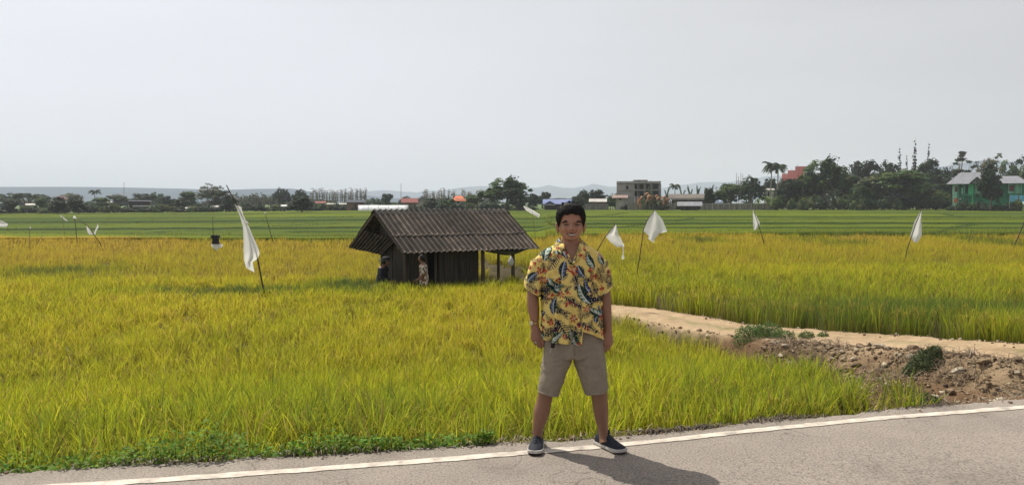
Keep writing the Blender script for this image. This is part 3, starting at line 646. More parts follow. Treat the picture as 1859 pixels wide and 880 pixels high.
# right-hand belt of trees by the green house
T = [
 ('broad1', 1492, 290, 96, 186, 'broadleaf_tree', 'tall spreading tree with forked grey trunk, highest of the belt left of the green house', 'tree'),
 ('broad0', 1432, 326, 56, 182, 'broadleaf_tree', 'lower dark bushy tree under the tall palms at the end of the concrete wall', 'tree'),
 ('broad2', 1462, 322, 54, 190, 'broadleaf_tree', 'dark tree standing against the red temple roofs', 'tree'),
 ('broad3', 1536, 318, 44, 190, 'broadleaf_tree', 'low olive tree just right of the tall forked tree', 'tree'),
 ('broad0', 1578, 293, 52, 214, 'broadleaf_tree', 'tall round dark crown left of the first conifer spire', 'tree'),
 ('dome', 1610, 297, 52, 216, 'broadleaf_tree', 'dark dome crown directly left of the conifer spires', 'tree'),
 ('broad3', 1590, 318, 60, 186, 'broadleaf_tree', 'olive green tree in front of the two dark dome crowns', 'tree'),
 ('broad4', 1640, 311, 78, 176, 'broadleaf_tree', 'bright mid-green bushy tree, nearest of the belt', 'tree'),
 ('broad2', 1684, 291, 50, 212, 'broadleaf_tree', 'tall dark crown right of the tallest conifer spire', 'tree'),
 ('broad0', 1712, 318, 56, 196, 'broadleaf_tree', 'dark tree close to the left end of the green house', 'tree'),
 ('broad1', 1560, 335, 44, 176, 'broadleaf_tree', 'small ragged tree low in the middle of the belt', 'tree'),
 ('tiered', 1743, 276, 56, 200, 'tiered_tree', 'tall tree with open flat tiers of branches above the green house roof', 'tree'),
 ('airy', 1800, 280, 52, 204, 'bare_tree', 'pale almost leafless tree above the green house roof', 'tree'),
 ('broad1', 1846, 291, 66, 206, 'broadleaf_tree', 'wide flat dark crown behind the right end of the green house', 'tree'),
 ('broad3', 1892, 300, 60, 200, 'broadleaf_tree', 'dark crown at the right edge behind the green house', 'tree'),
 ('broad2', 1797, 300, 36, 156, 'broadleaf_tree', 'narrow dark tree standing in front of the green house', 'tree'),
 ('bush_light', 1698, 347, 50, 172, 'bush', 'light green bush beside the left corner of the green house', 'bush'),
 ('dome', 1362, 323, 50, 184, 'dome_tree', 'smooth dark dome-shaped tree behind the concrete wall', 'tree'),
 ('broad4', 1326, 334, 40, 192, 'broadleaf_tree', 'mid-green tree left of the smooth dome tree behind the wall', 'tree'),
 ('broad0', 1290, 342, 22, 178, 'broadleaf_tree', 'small dark tree at the right end of the long brown roof', 'tree'),
 ('broad4', 1308, 346, 22, 180, 'broadleaf_tree', 'small tree between the long brown roof and the dome tree', 'tree'),
 # middle
 ('broad0', 1088, 345, 32, 205, 'broadleaf_tree', 'dark round tree left of the unfinished grey building', 'tree'),
 ('dome', 1060, 346, 26, 210, 'dome_tree', 'small dark dome tree behind the man\'s right shoulder side roofline', 'tree'),
 ('broad2', 1048, 357, 36, 196, 'broadleaf_tree', 'low dark tree between the blue roof and the pale shed', 'tree'),
 ('broad1', 1108, 357, 24, 190, 'broadleaf_tree', 'low dark tree at the left foot of the unfinished grey building', 'tree'),
 ('broad4', 1128, 349, 24, 215, 'broadleaf_tree', 'light tree peeping out left of the unfinished grey building', 'tree'),
 ('broad1', 919, 323, 84, 178, 'broadleaf_tree', 'big isolated tree with sky showing through its crown behind the hut roof', 'tree'),
 ('broad0', 939, 343, 44, 168, 'broadleaf_tree', 'very dark low tree in front of the big isolated tree', 'tree'),
 ('broad2', 968, 352, 24, 210, 'broadleaf_tree', 'small dark tree right of the big isolated tree', 'tree'),
 ('broad0', 988, 349, 20, 214, 'broadleaf_tree', 'small dark tree above the blue roof', 'tree'),
 ('broad2', 780, 360, 28, 195, 'broadleaf_tree', 'dark rounded tree just right of the red roof behind the hut', 'tree'),
 ('broad0', 700, 352, 22, 230, 'broadleaf_tree', 'small dark tree behind the white greenhouse tunnel', 'tree'),
 ('dome', 738, 357, 26, 240, 'dome_tree', 'small round tree above the red roof', 'tree'),
 ('broad4', 860, 354, 30, 205, 'broadleaf_tree', 'green tree right of the orange roof', 'tree'),
 ('broad1', 812, 360, 32, 190, 'broadleaf_tree', 'low green tree left of the orange roof', 'tree'),
 # left
 ('broad0', 548, 357, 46, 168, 'broadleaf_tree', 'wide dark spreading tree alone at the edge of the green field', 'tree'),
 ('dome', 512, 343, 30, 260, 'dome_tree', 'round grey-green tree above the small white sheds', 'tree'),
 ('dome', 546, 345, 30, 262, 'dome_tree', 'round tree behind the wide dark spreading tree', 'tree'),
 ('airy', 378, 333, 46, 225, 'open_tree', 'tall open-crowned tree rising above the left tree line', 'tree'),
 ('broad3', 392, 345, 40, 228, 'broadleaf_tree', 'grey-green tree beside the tall open-crowned tree', 'tree'),
 ('broad4', 343, 348, 26, 232, 'broadleaf_tree', 'small tree left of the tall open-crowned tree', 'tree'),
 ('broad2', 413, 354, 26, 185, 'broadleaf_tree', 'dark bushy tree beside the top of the big white flag', 'tree'),
 ('umbrella', 55, 351, 58, 235, 'umbrella_tree', 'broad flat umbrella-shaped crown near the left edge', 'tree'),
 ('broad0', 18, 364, 26, 178, 'broadleaf_tree', 'dark block-shaped tree at the far left of the field', 'tree'),
 ('broad2', 105, 358, 28, 172, 'broadleaf_tree', 'very dark tree in front of the maroon roof', 'tree'),
 ('broad0', 144, 362, 30, 174, 'broadleaf_tree', 'very dark tree below the far palm', 'tree'),
 ('broad4', 76, 360, 18, 200, 'broadleaf_tree', 'small tree right of the umbrella-shaped crown', 'tree'),
 ('broad3', 215, 354, 30, 245, 'broadleaf_tree', 'grey-green tree left of the dark barn', 'tree'),
 ('broad0', 256, 352, 44, 262, 'broadleaf_tree', 'clustered dark crown behind the dark barn', 'tree'),
 ('broad2', 304, 356, 24, 225, 'broadleaf_tree', 'small dark tree right of the dark barn', 'tree'),
 ('broad1', 20, 352, 40, 290, 'broadleaf_tree', 'faint far tree beyond the left edge of the field', 'tree'),
 ('broad3', 128, 352, 34, 280, 'broadleaf_tree', 'faint far tree right of the maroon roof', 'tree'),
 ('broad4', 186, 359, 26, 210, 'broadleaf_tree', 'light tree right of the far palm', 'tree'),
 ('broad1', 286, 350, 26, 300, 'broadleaf_tree', 'faint far tree right of the clustered dark crown', 'tree'),
 ('broad2', 330, 360, 30, 200, 'broadleaf_tree', 'dark tree between the barn and the tall open-crowned tree', 'tree'),
]
for t in T: plant(*t)
for i, (px, tp, wd, Y) in enumerate([(1630, 278, 12, 222), (1643, 290, 9, 224), (1657, 264, 13, 220), (1682, 270, 10, 226)]):
    plant('conifer', px, tp, wd, Y, 'conifer', ['slim conifer spire, leftmost of the four above the dark crowns', 'shortest of the four slim conifer spires', 'tallest slim conifer spire above the tree belt', 'slim conifer spire, rightmost of the four above the dark crowns'][i], 'conifer', 'conifer spires above the tree belt')
for px, tp, wd, Y, lb_ in [(1397, 293, 30, 200, 'left one of the two tall coconut palms on the skyline'), (1409, 296, 32, 203, 'right one of the two tall coconut palms on the skyline'), (1224, 333, 20, 198, 'coconut palm right of the unfinished grey building'), (174, 344, 20, 230, 'lone coconut palm in the far left tree line')]:
    plant('palm', px, tp, wd, Y, 'coconut_palm', lb_, 'palm tree')
PL = 'low coconut palm in the grove above the long brown roof'
for i, (px, tp, wd, Y) in enumerate([(1210, 340, 18, 215), (1238, 340, 20, 212), (1252, 338, 20, 216), (1266, 337, 20, 220), (1279, 341, 18, 213), (1289, 336, 18, 206), (1302, 344, 18, 208)]):
    plant('palm_low', px, tp, wd, Y, 'low_palm', PL, 'palm tree', 'low palms above the long brown roof')
for i, (px, tp, wd, Y) in enumerate([(1176, 338, 20, 176), (1190, 352, 26, 172), (1356, 355, 20, 178), (1452, 350, 22, 176), (1514, 352, 24, 175), (1548, 346, 26, 174), (1575, 350, 22, 174)]):
    plant('palm_low', px, tp, wd, Y, 'low_palm', ['tallest low palm in front of the unfinished grey building', 'low wide palm at the right corner of the unfinished grey building', 'low palm in front of the smooth dome tree', 'low palm left of the forked tree trunk', 'low palm right of the forked tree trunk', 'tallest low palm in the undergrowth of the right tree belt', 'low palm in the undergrowth left of the bright mid-green tree'][i], 'palm tree')
for i, (px, tp, wd, Y) in enumerate([(1161, 356, 14, 172), (1180, 350, 22, 174), (1196, 354, 18, 173), (1208, 356, 18, 171)]):
    plant('dry_banana', px, tp, wd, Y, 'dry_banana_plant', ['dry orange banana plant, leftmost before the unfinished building', 'tallest dry orange banana plant before the unfinished building', 'dry orange banana plant right of the tallest one', 'dry orange banana plant nearest the long brown roof'][i], 'banana plant', 'dry banana plants before the unfinished building')
BN = 'light green banana plant in the undergrowth along the field edge'
for i, (px, tp, wd) in enumerate([(1392, 356, 20), (1404, 360, 16), (1166, 362, 16), (1376, 360, 14), (1572, 360, 20), (1535, 362, 16), (1600, 362, 18), (1670, 364, 16)]):
    plant('banana', px, tp, wd, 170 + i, 'banana_plant', BN, 'banana plant', 'banana plants along the field edge')
SL1 = 'slender pale-trunked tree in the plantation row on the skyline'
q = random.Random(8)
for px in range(566, 668, 4): plant('slender', px + q.uniform(-1.5, 1.5), 341 + q.uniform(-2, 7), q.uniform(6, 10), 262 + q.uniform(-12, 12), 'slender_tree', SL1, 'tree', 'plantation row left of the hut')
ST2 = 'thin leafless tree in the grey thicket behind the orange roof'
for px in range(770, 890, 4): plant('slender', px + q.uniform(-2, 2), 346 + q.uniform(-6, 8), q.uniform(6, 11), 250 + q.uniform(-14, 14), 'slender_tree', ST2, 'tree', 'thicket behind the orange roof')
ST3 = 'thin grey tree in the hazy thicket left of the plantation row'
for px in range(428, 500, 6): plant('airy', px + q.uniform(-2, 2), 352 + q.uniform(-3, 4), q.uniform(12, 18), 272 + q.uniform(-10, 10), 'hazy_tree', ST3, 'tree', 'hazy thicket by the big flag')
BU = 'low dark bush in the scrub along the far field edge'
n_b = 0
for lo, hi, st, tp, Y in [(-10, 420, 17, 373, 188), (430, 680, 17, 371, 200), (700, 960, 15, 369, 192), (1128, 1240, 15, 366, 178), (1410, 1720, 13, 358, 172), (1730, 1860, 17, 367, 158)]:
    px = lo
    while px < hi:
        dark = q.random() < .65
        plant('bush' if dark else 'bush_light', px + q.uniform(-4, 4), tp + q.uniform(-4, 5), q.uniform(18, 30), Y + q.uniform(-4, 6), 'bush', BU if dark else 'low light green bush in the scrub along the far field edge', 'bush', 'scrub along the far field edge' if dark else 'light bushes along the far field edge')
        px += st * q.uniform(.8, 1.2)
BT = 'tree in the continuous hazy belt beyond the field'
for lo, hi, st, tp, Y in [(-60, 430, 21, 365, 330), (430, 900, 22, 363, 320), (960, 1130, 20, 358, 260), (1400, 1900, 19, 330, 235)]:
    px = lo
    while px < hi:
        plant(q.choice(['broad0', 'broad1', 'broad2', 'broad3', 'broad4']), px + q.uniform(-4, 4), tp + q.uniform(-5, 6), q.uniform(26, 42), Y + q.uniform(-10, 10), 'broadleaf_tree', BT, 'tree', 'hazy tree belt beyond the field')
        px += st * q.uniform(.8, 1.2)
# neighbouring trees out of frame to both sides, seen only from a step aside
ORD = ['leftmost', 'second from the left', 'third from the left', 'fourth from the left', 'fifth from the left', 'sixth from the left', 'seventh from the left', 'eighth from the left', 'ninth from the left', 'tenth from the left'] + [w_ + ' from the left' for w_ in 'eleventh twelfth thirteenth fourteenth fifteenth sixteenth seventeenth eighteenth nineteenth twentieth twenty-first twenty-second twenty-third twenty-fourth twenty-fifth twenty-sixth twenty-seventh twenty-eighth twenty-ninth thirtieth thirty-first thirty-second'.split()]
MARKS = [(-999, 'below the umbrella-shaped crown'), (90, 'by the maroon roof'), (160, 'around the lone far palm'), (228, 'by the dark barn'), (300, 'below the tall open-crowned tree'), (425, 'by the small white sheds'), (560, 'below the plantation row'), (690, 'by the dull red roof'), (790, 'by the orange roof'), (885, 'by the big isolated tree'), (975, 'by the blue metal roof'), (1065, 'by the unfinished building'), (1245, 'by the long brown roof'), (1390, 'by the two tall palms'), (1470, 'by the forked grey trunk'), (1550, 'left of the conifer spires'), (1625, 'below the conifer spires'), (1722, 'at the green house'), (1862, 'right of the frame edge')]
def relabel(group, phrase, marks=True):
    bins = {}
    for o in [o for o in COL.objects if o.get('group') == group and o.parent is None]:
        px = 929.5 + o.location.x / o.location.y * F; mk = [m_ for a_, m_ in MARKS if px >= a_][-1] if marks else ''
        bins.setdefault(mk, []).append((px, o))
    for mk, l_ in bins.items():
        for k_, (px, o) in enumerate(sorted(l_, key=lambda t_: t_[0])): o['label'] = (phrase + ' ' + mk).strip() + ', ' + ORD[k_]
relabel('scrub along the far field edge', 'low dark bush'); relabel('light bushes along the far field edge', 'low light green bush')
relabel('hazy tree belt beyond the field', 'hazy belt tree'); relabel('plantation row left of the hut', 'slender pale tree in the plantation row', False)
relabel('thicket behind the orange roof', 'thin leafless tree in the thicket behind the orange roof', False); relabel('hazy thicket by the big flag', 'thin grey tree in the hazy thicket by the big flag', False)
relabel('banana plants along the field edge', 'light green banana plant', True); relabel('low palms above the long brown roof', 'low coconut palm above the long brown roof', False)
# ------------------------------------------------------------------ far buildings
conc = surf('raw_concrete', (0.38, 0.36, 0.33), (0.25, 0.24, 0.22), scale=.7, bump=.2)
darkm = surf('dark_opening', (0.012, 0.012, 0.012), rough=.9, bump=0)
def house(px, Y, rootname, label, cat='building', group=None):
    X = (px - 929.5) / F * Y; gz = float(ground(X, Y)); 
    r = empty(rootname, (X, Y, gz), label, cat, group)
    if cat != 'wall': t_ = math.atan2(X, Y); r.rotation_euler = (0, 0, -t_); r.scale = (math.cos(t_), 1, 1)
    return r
class HB:
    "parts of a building given by their outline in the photograph at the building's own distance"
    def __init__(s, root): s.r = root; s.o = Vector(root.location)
    def box(s, name, x0, y0, x1, y1, dy0, dy1, mat, parent=None, **k):
        Y = s.o.y + dy0; a = P(x0, y0, Y); b = P(x1, y1, Y); b.x = P(x1, y0, Y).x; m = MB()
        z0 = b.z if y1 < 900 else s.o.z
        m.box(((a.x + b.x) / 2, (s.o.y + dy0 + s.o.y + dy1) / 2, (a.z + z0) / 2), (abs(b.x - a.x), dy1 - dy0, a.z - z0))
        return m.build(name, mat, parent or s.r, off=s.o, **k)
    def gable(s, name, x0, x1, ye, yr, dy0, dy1, mat, over=.5, axis='x', th=.12, **k):
        "pitched roof; axis x: ridge runs left-right"
        Y = s.o.y + dy0; a = P(x0, ye, Y); b = P(x1, ye, Y); zr = P(x0, yr, s.o.y + (dy0 + dy1) / 2).z if axis == 'x' else P(x0, yr, Y).z; ze = a.z
        m = MB(); ym = s.o.y + (dy0 + dy1) / 2; yf = s.o.y + dy0 - over; yb = s.o.y + dy1 + over
        if axis == 'x':
            m.poly([(a.x, yf, ze), (b.x, yf, ze), (b.x, ym, zr), (a.x, ym, zr)], th, (0, 0, 1)); m.poly([(b.x, yb, ze), (a.x, yb, ze), (a.x, ym, zr + .003), (b.x, ym, zr + .003)], th, (0, 0, 1))
        elif axis == 'y':
            xm = (a.x + b.x) / 2
            m.poly([(a.x, yb, ze), (a.x, yf, ze), (xm, yf, zr), (xm, yb, zr)], th, (0, 0, 1)); m.poly([(b.x, yf, ze), (b.x, yb, ze), (xm, yb, zr + .003), (xm, yf, zr + .003)], th, (0, 0, 1))
            m.poly([(a.x + .5, yf + .4, ze), (b.x - .5, yf + .4, ze), (xm, yf + .4, zr - .1)], .08, (0, 1, 0))
        else:   # hip
            ins = (b.x - a.x) * .26
            A, B, C_, D = (a.x, yf, ze), (b.x, yf, ze), (b.x, yb, ze), (a.x, yb, ze); E, G_ = (a.x + ins, ym, zr), (b.x - ins, ym, zr)
            m.add([A, B, C_, D, E, G_], [(0, 1, 5, 4), (1, 2, 5), (2, 3, 4, 5), (3, 0, 4), (3, 2, 1, 0)])
        return m.build(name, mat, s.r, off=s.o, **k)
red_r = surf('red_roof', (0.23, 0.055, 0.045), (0.15, 0.04, 0.035), scale=.8); orange_r = surf('orange_roof', (0.62, 0.17, 0.06), (0.48, 0.12, 0.05), scale=.8)
maroon_r = surf('maroon_roof', (0.12, 0.05, 0.05), scale=.8); blue_r = surf('blue_roof', (0.13, 0.17, 0.34), (0.2, 0.23, 0.36), scale=.4); dark_r = surf('dark_slate_roof', (0.05, 0.055, 0.075), scale=.5)
brown_r = surf('weathered_roof', (0.17, 0.145, 0.12), (0.10, 0.085, 0.07), scale=.5, stretch=(3, 1, 1)); pale_r = surf('pale_roof', (0.5, 0.48, 0.44), (0.33, 0.3, 0.27), scale=.6); white_w = surf('white_wall', (0.62, 0.61, 0.58), (0.5, 0.48, 0.45), scale=.6)
wood_w = surf('dark_wood_wall', (0.07, 0.055, 0.045), (0.04, 0.032, 0.027), scale=2, stretch=(4, 4, .5)); brick_w = surf('brick_wall', (0.24, 0.13, 0.09), (0.18, 0.11, 0.085), scale=3)
grey_r = surf('grey_metal_roof', (0.24, 0.24, 0.26), (0.17, 0.17, 0.185), scale=.4, stretch=(4, 1, 1), rough=.5)
# unfinished concrete block
r = house(1160, 185, 'unfinished_building', 'three-storey unfinished grey concrete building with a small roof tower and empty window openings'); h = HB(r)
h.box('wall', 1120, 334, 1152, 999, 0, 11, conc)
h.box('wall', 1152, 334, 1199, 999, .9, 11, conc)
for y0 in (331.5, 344, 357): h.box('floor_slab', 1119.4, y0, 1200, y0 + 1.6, -.25, 11.2, conc)
for x0 in (1120.2, 1135, 1148, 1158.5, 1170, 1182, 1198): h.box('column', x0 - .7, 328.5, x0 + .7, 999, -.12, .9, conc)
for x0 in (1136.5, 1151, 1161, 1172.5, 1184.5): h.box('window', x0, 337 if x0 < 1140 else 335, x0 + (4.5 if x0 < 1140 else 9), 343.6, -.06 if x0 < 1150 else .8, 1.2, darkm)
for x0 in (1151, 1161, 1172.5, 1184.5): h.box('window', x0, 347, x0 + 9, 356.5, .78, 1.2, darkm)
h.box('parapet', 1120, 329.0, 1199.5, 331.4, .05, .25, conc)
h.box('roof_tower', 1149, 328, 1171, 331.4, 3, 8, conc); h.box('tower_room', 1150, 328, 1170.5, 333, 3.1, 7.9, conc); h.box('tower_roof', 1146.5, 326.4, 1173, 328, 2.4, 8.6, conc)
h.box('tower_window', 1155.5, 328.3, 1159.5, 331.8, 2.95, 3.2, darkm)
# house with tiled roof in front of it
r = house(1127, 178, 'small_house', 'small house with faded pink tiled roof left before the unfinished building'); h = HB(r)
h.box('wall', 1118, 358, 1135, 999, 0, 5, conc); h.gable('roof', 1111, 1140, 360, 355, 0, 5, surf('faded_tile', (.3, .2, .17), (.22, .16, .14)), axis='x'); h.box('window', 1124, 359, 1128, 363, -.05, .2, darkm)
# long shed
r = house(1248, 184, 'long_shed', 'long low shed with weathered brown roof and a lighter lower eave'); h = HB(r)
h.box('wall', 1218, 362, 1281, 999, .6, 8, wood_w); h.gable('roof', 1212, 1283, 360.5, 353, 0, 9, brown_r, axis='x', over=.6)
h.box('eave', 1222, 360.6, 1280, 362.6, -1.2, .2, pale_r)
for x0 in (1226, 1240, 1254, 1268): h.box('doorway', x0, 364, x0 + 7, 999, .52, .8, darkm)
# field hut
r = house(1250, 168, 'field_shed', 'small dark wooden field shed with grey metal gable roof before the concrete wall'); h = HB(r)
h.box('wall', 1235, 373, 1268, 999, 0.4, 4, wood_w); h.gable('roof', 1229, 1275, 374.5, 367, 0, 4.4, grey_r, axis='x', over=.5); h.box('doorway', 1245, 376, 1250, 999, .34, .6, darkm)
# concrete wall
r = house(1345, 174, 'concrete_wall', 'long stained grey concrete panel wall along the field edge', 'wall'); h = HB(r)
stw = surf('stained_concrete', (0.25, 0.235, 0.205), (0.11, 0.10, 0.085), scale=1.6, stretch=(1.5, 1.5, .35), bump=.2)
h.box('panel', 1272, 370, 1414, 999, 0, .2, stw); h.box('coping', 1271.5, 369.3, 1414.5, 370.3, -.06, .26, conc)
for x0 in range(1274, 1414, 10): h.box('post', x0 - .5, 369.6, x0 + .5, 999, -.08, .25, conc)
r = house(1085, 182, 'concrete_wall', 'short low concrete wall below the pale shed roof', 'wall'); h = HB(r)
h.box('panel', 1062, 371, 1105, 999, 0, .2, stw); h.box('coping', 1061.5, 370.4, 1105.5, 371.3, -.06, .26, conc)
r = house(1200, 176, 'concrete_wall', 'overgrown low wall below the dry banana plants', 'wall'); h = HB(r)
h.box('panel', 1140, 369.5, 1228, 999, 0, .2, stw)
for x0 in range(1142, 1228, 12): h.box('post', x0 - .5, 369, x0 + .5, 999, -.08, .25, conc)
# blue roofed house
r = house(1010, 180, 'blue_roof_house', 'low house with blue metal roof and a small front gable beside the man\'s hair'); h = HB(r)
h.box('wall', 989, 371, 1034, 999, .4, 7, wood_w); h.gable('roof', 985, 1038, 371, 362.5, 0, 7.5, blue_r, axis='x'); h.gable('porch_roof', 989, 1010, 371.5, 365.5, -2.5, 1, blue_r, axis='y'); h.box('eave', 989, 371.3, 1009, 372.6, -2.7, -2.3, white_w)
r = house(1086, 186, 'pale_shed', 'shed with pale grey-brown roof above the short concrete wall'); h = HB(r)
h.box('wall', 1074, 366, 1100, 999, .4, 5, brick_w); h.gable('roof', 1069, 1102, 367, 361.5, 0, 5.5, pale_r, axis='x')
r = house(834, 196, 'orange_roof_house', 'small house with bright orange tiled roof among grey thin trees'); h = HB(r)
h.box('wall', 826, 361, 843, 999, .4, 5, white_w); h.gable('roof', 820, 846, 364.5, 355.5, 0, 6.4, orange_r, axis='hip'); h.box('window', 830, 366, 834, 369, .32, .6, darkm)
r = house(742, 205, 'red_roof_house', 'house with dull red roof above the hut ridge'); h = HB(r)
h.box('wall', 732, 367, 756, 999, .4, 5, brick_w); h.gable('roof', 728, 759, 368.5, 360.5, 0, 6, red_r, axis='x')
r = house(766, 215, 'grey_gable_house', 'grey gabled house right of the dull red roof'); h = HB(r)
h.box('wall', 758, 362, 775, 999, .4, 5, conc); h.gable('roof', 755, 778, 362.5, 356, 0, 6, grey_r, axis='y')
r = house(944, 172, 'white_shed', 'small shed with thin white roof edge inside the very dark tree'); h = HB(r)
h.box('wall', 936, 366, 954, 999, .4, 3, wood_w); h.gable('roof', 934, 957, 366.5, 364, 0, 3, white_w, axis='x')
# greenhouse tunnel
r = house(694, 186, 'greenhouse_tunnel', 'long white plastic greenhouse tunnel left above the hut roof', 'greenhouse')
m = MB(); a = P(650, 377, 186); b = P(742, 377, 186); pts = []
gz = r.location.z
R_ = P(650, 372.5, 186).z - gz
prof = [(math.cos(t) * R_ * 1.3, gz + math.sin(t) * R_) for t in np.linspace(0, math.pi, 11)]
vs = [(x_, 186 + p[0] + 3, p[1]) for x_ in np.linspace(a.x, b.x, 12) for p in prof]
m.add(vs, [(i * 11 + j, i * 11 + j + 1, (i + 1) * 11 + j + 1, (i + 1) * 11 + j) for i in range(11) for j in range(10)] + [tuple(range(10, -1, -1)), tuple(11 * 11 + j for j in range(11))])
m.build('cover', surf('plastic_film', (0.75, 0.75, 0.74), (0.6, 0.6, 0.6), scale=.5, rough=.4), r, True, off=r.location)
for i in range(6): mm_ = MB(); x_ = a.x + (b.x - a.x) * i / 5; mm_.tube([(x_, 189 + math.cos(t) * (R_ * 1.3 + .03), gz + math.sin(t) * (R_ + .03)) for t in np.linspace(0, math.pi, 9)], .05, 5); mm_.build('hoop', conc, r, off=r.location)
for px, Y, x0, x1, yr, ye, rm, wm, nm, lb_, ax in [
    (646, 200, 628, 664, 363.5, 368, dark_r, brick_w, 'dark_roof_house', 'brick house with dark slate-blue roof left of the greenhouse tunnel', 'x'),
    (618, 215, 593, 634, 369.5, 371.5, pale_r, brick_w, 'pale_shed', 'long thin pale roof behind the row of slender trees', 'x'),
    (584, 220, 572, 592, 366, 369.5, red_r, brick_w, 'red_roof_house', 'small red roof below the plantation row', 'x'),
    (517, 200, 510, 523, 372.5, 375, white_w, conc, 'white_shed', 'small white roof beside the wide dark spreading tree', 'x'),
    (498, 205, 495, 501, 372.5, 376, white_w, conc, 'white_shed', 'tiny white arched shed left of the small white roof', 'y'),
    (393, 200, 382, 405, 374, 376.5, pale_r, wood_w, 'low_barn', 'low barn with pale roof strip left of the big flag', 'x'),
    (327, 205, 315, 339, 361.5, 366.5, brown_r, conc, 'brown_roof_house', 'hazy brown-roofed house below the tall open-crowned tree', 'hip'),
    (342, 190, 336, 348, 377, 379, pale_r, conc, 'small_shed', 'tiny grey shed low beside the field, left part', 'x'),
    (254, 195, 234, 274, 364.5, 366, dark_r, wood_w, 'dark_barn', 'dark open barn with a white lower roof strip in the left tree line', 'x'),
    (111, 215, 97, 125, 355.5, 361.5, maroon_r, white_w, 'maroon_roof_house', 'white house with maroon hip roof above the dark trees at left', 'hip'),
    (195, 250, 188, 203, 366, 368, pale_r, white_w, 'white_shed', 'faint white shed between the far palm and the dark barn', 'x'),
    (55, 215, 46, 66, 370, 373, pale_r, conc, 'grey_shed', 'low grey shed under the umbrella-shaped crown', 'x'),
    (1395, 205, 1384, 1406, 343, 345.5, pale_r, white_w, 'white_house', 'white wall and roof showing between the palm trunks', 'x')]:
    r = house(px, Y, nm, lb_); h = HB(r)
    h.box('wall', x0 + 2, ye - .5, x1 - 2, 999, .4, 5, wm); h.gable('roof', x0, x1, ye, yr, 0, 5.5, rm, axis=ax)
    h.box('doorway', px - 2, ye + 3, px + 1.5, 999, .3, .6, darkm)
    if nm == 'dark_barn': h.box('lower_roof', 235, 373, 276, 375.2, -1.6, .3, white_w); h.box('upper_wall', 236, 366.2, 272, 371.5, .2, .5, wood_w)
# temple
r = house(1438, 232, 'temple', 'temple with stepped steep red roofs rising behind the trees', 'temple'); h = HB(r)
h.box('wall', 1420, 332, 1456, 999, 1, 10, white_w)
for k_, (x0, x1, ye, yr) in enumerate([(1419, 1434, 333, 316), (1427, 1446, 330, 310), (1438, 1458, 327, 303)]):
    h.gable('roof_tier', x0, x1, ye, yr, k_ * 1.2, k_ * 1.2 + 7, red_r, axis='x', over=.6)
for x0, y0 in ((1425, 313), (1435.5, 307), (1446, 299)): h.box('finial', x0 - .4, y0, x0 + .4, y0 + 6, 1, 1.2, conc)
# green house
gw = surf('mint_wall', (0.38, 0.72, 0.52), (0.32, 0.64, 0.45), scale=.8); gd = surf('green_wall', (0.035, 0.27, 0.13), (0.028, 0.22, 0.105), scale=.8); gb = surf('bright_green_wall', (0.09, 0.60, 0.26), (0.08, 0.52, 0.22), scale=.8)
shut = surf('red_brown_shutter', (0.20, 0.06, 0.045), (0.15, 0.045, 0.035)); orsh = surf('orange_shutter', (0.60, 0.16, 0.06)); tarp = surf('blue_tarp', (0.16, 0.50, 0.68), (0.12, 0.42, 0.6))
r = house(1790, 165, 'green_house', 'two-storey mint green house with grey hip roof and brown shutters', 'house'); h = HB(r)
h.box('ground_floor_wall', 1727, 353, 1852, 999, .5, 9, gd); h.box('upper_wall', 1727, 333, 1739, 353, .2, 9, gw); h.box('upper_wall', 1734, 333, 1852, 353, 1.0, 9, gd)
h.box('wall_panel', 1727, 353.4, 1739, 999, .2, .6, gw); h.box('wall_panel', 1743, 333.5, 1749.5, 352, .4, 1.1, gw); h.box('wall_panel', 1757, 333.5, 1766, 354.5, .2, 1.1, gb); h.box('wall_panel', 1766.2, 333.5, 1776, 351.5, .6, 1.1, gw)
h.box('wall_panel', 1828.5, 333.5, 1852, 351.5, .3, 1.1, gw)
h.box('balcony', 1754, 352.8, 1800, 356, -.4, 1.0, gd); h.box('balcony', 1824, 352.6, 1853, 354.4, -.4, 1.0, gd)
for x0 in (1740, 1750.5, 1768, 1824, 1843.5, 1853): h.box('pillar', x0 - .9, 334, x0 + .9, 999, -.3, .1, gb if x0 == 1768 else gd)
for x0, y0, x1, y1, mt in [(1732.5, 338, 1737.5, 347.5, shut), (1832, 337, 1842, 347, shut), (1731, 359.5, 1737.5, 367, orsh), (1744.5, 336.5, 1747.5, 340, darkm), (1754, 336.5, 1756.5, 347, darkm), (1774, 336, 1780, 347, darkm), (1741, 359, 1744, 363, white_w)]:
    f_ = h.box('window', x0, y0, x1, y1, -.02 if mt is not darkm else .1, .28 if mt is not darkm else .95, mt)
h.gable('roof', 1716, 1812, 333.5, 311, 0, 9.5, grey_r, axis='hip', over=1.3); h.gable('roof', 1796, 1866, 333.5, 319, 0, 9.5, grey_r, axis='hip', over=1.3)
h.gable('gable_roof', 1768, 1796, 332.8, 321, -1.6, 4, grey_r, axis='y', over=.5); h.gable('gable_roof', 1802, 1828, 332.8, 320, -1.6, 4, grey_r, axis='y', over=.5)
for k_, (x0, x1) in enumerate([(1833, 1848), (1850.5, 1866)]):
    r = empty('tarpaulin', P((x0 + x1) / 2, 368, 156), ['light blue tarpaulin hung at the green house, left of two', 'light blue tarpaulin hung at the green house, right of two'][k_], 'tarpaulin', 'blue tarpaulins at the green house')
    m = MB(); g = [(P(x0 + (x1 - x0) * i / 6, 354.5 + 11.5 * j / 4, 156 + .1 * math.sin(i * 1.7 + j))) for j in range(5) for i in range(7)]
    m.add(g, [(j * 7 + i, j * 7 + i + 1, j * 7 + i + 8, j * 7 + i + 7) for j in range(4) for i in range(6)]); m.build('sheet', tarp, r, off=r.location)
    for xx in (x0, x1): m = MB(); m.tube([P(xx, 354, 156), P(xx, 378, 156)], .05, 5); m.build('pole', conc, r, off=r.location)
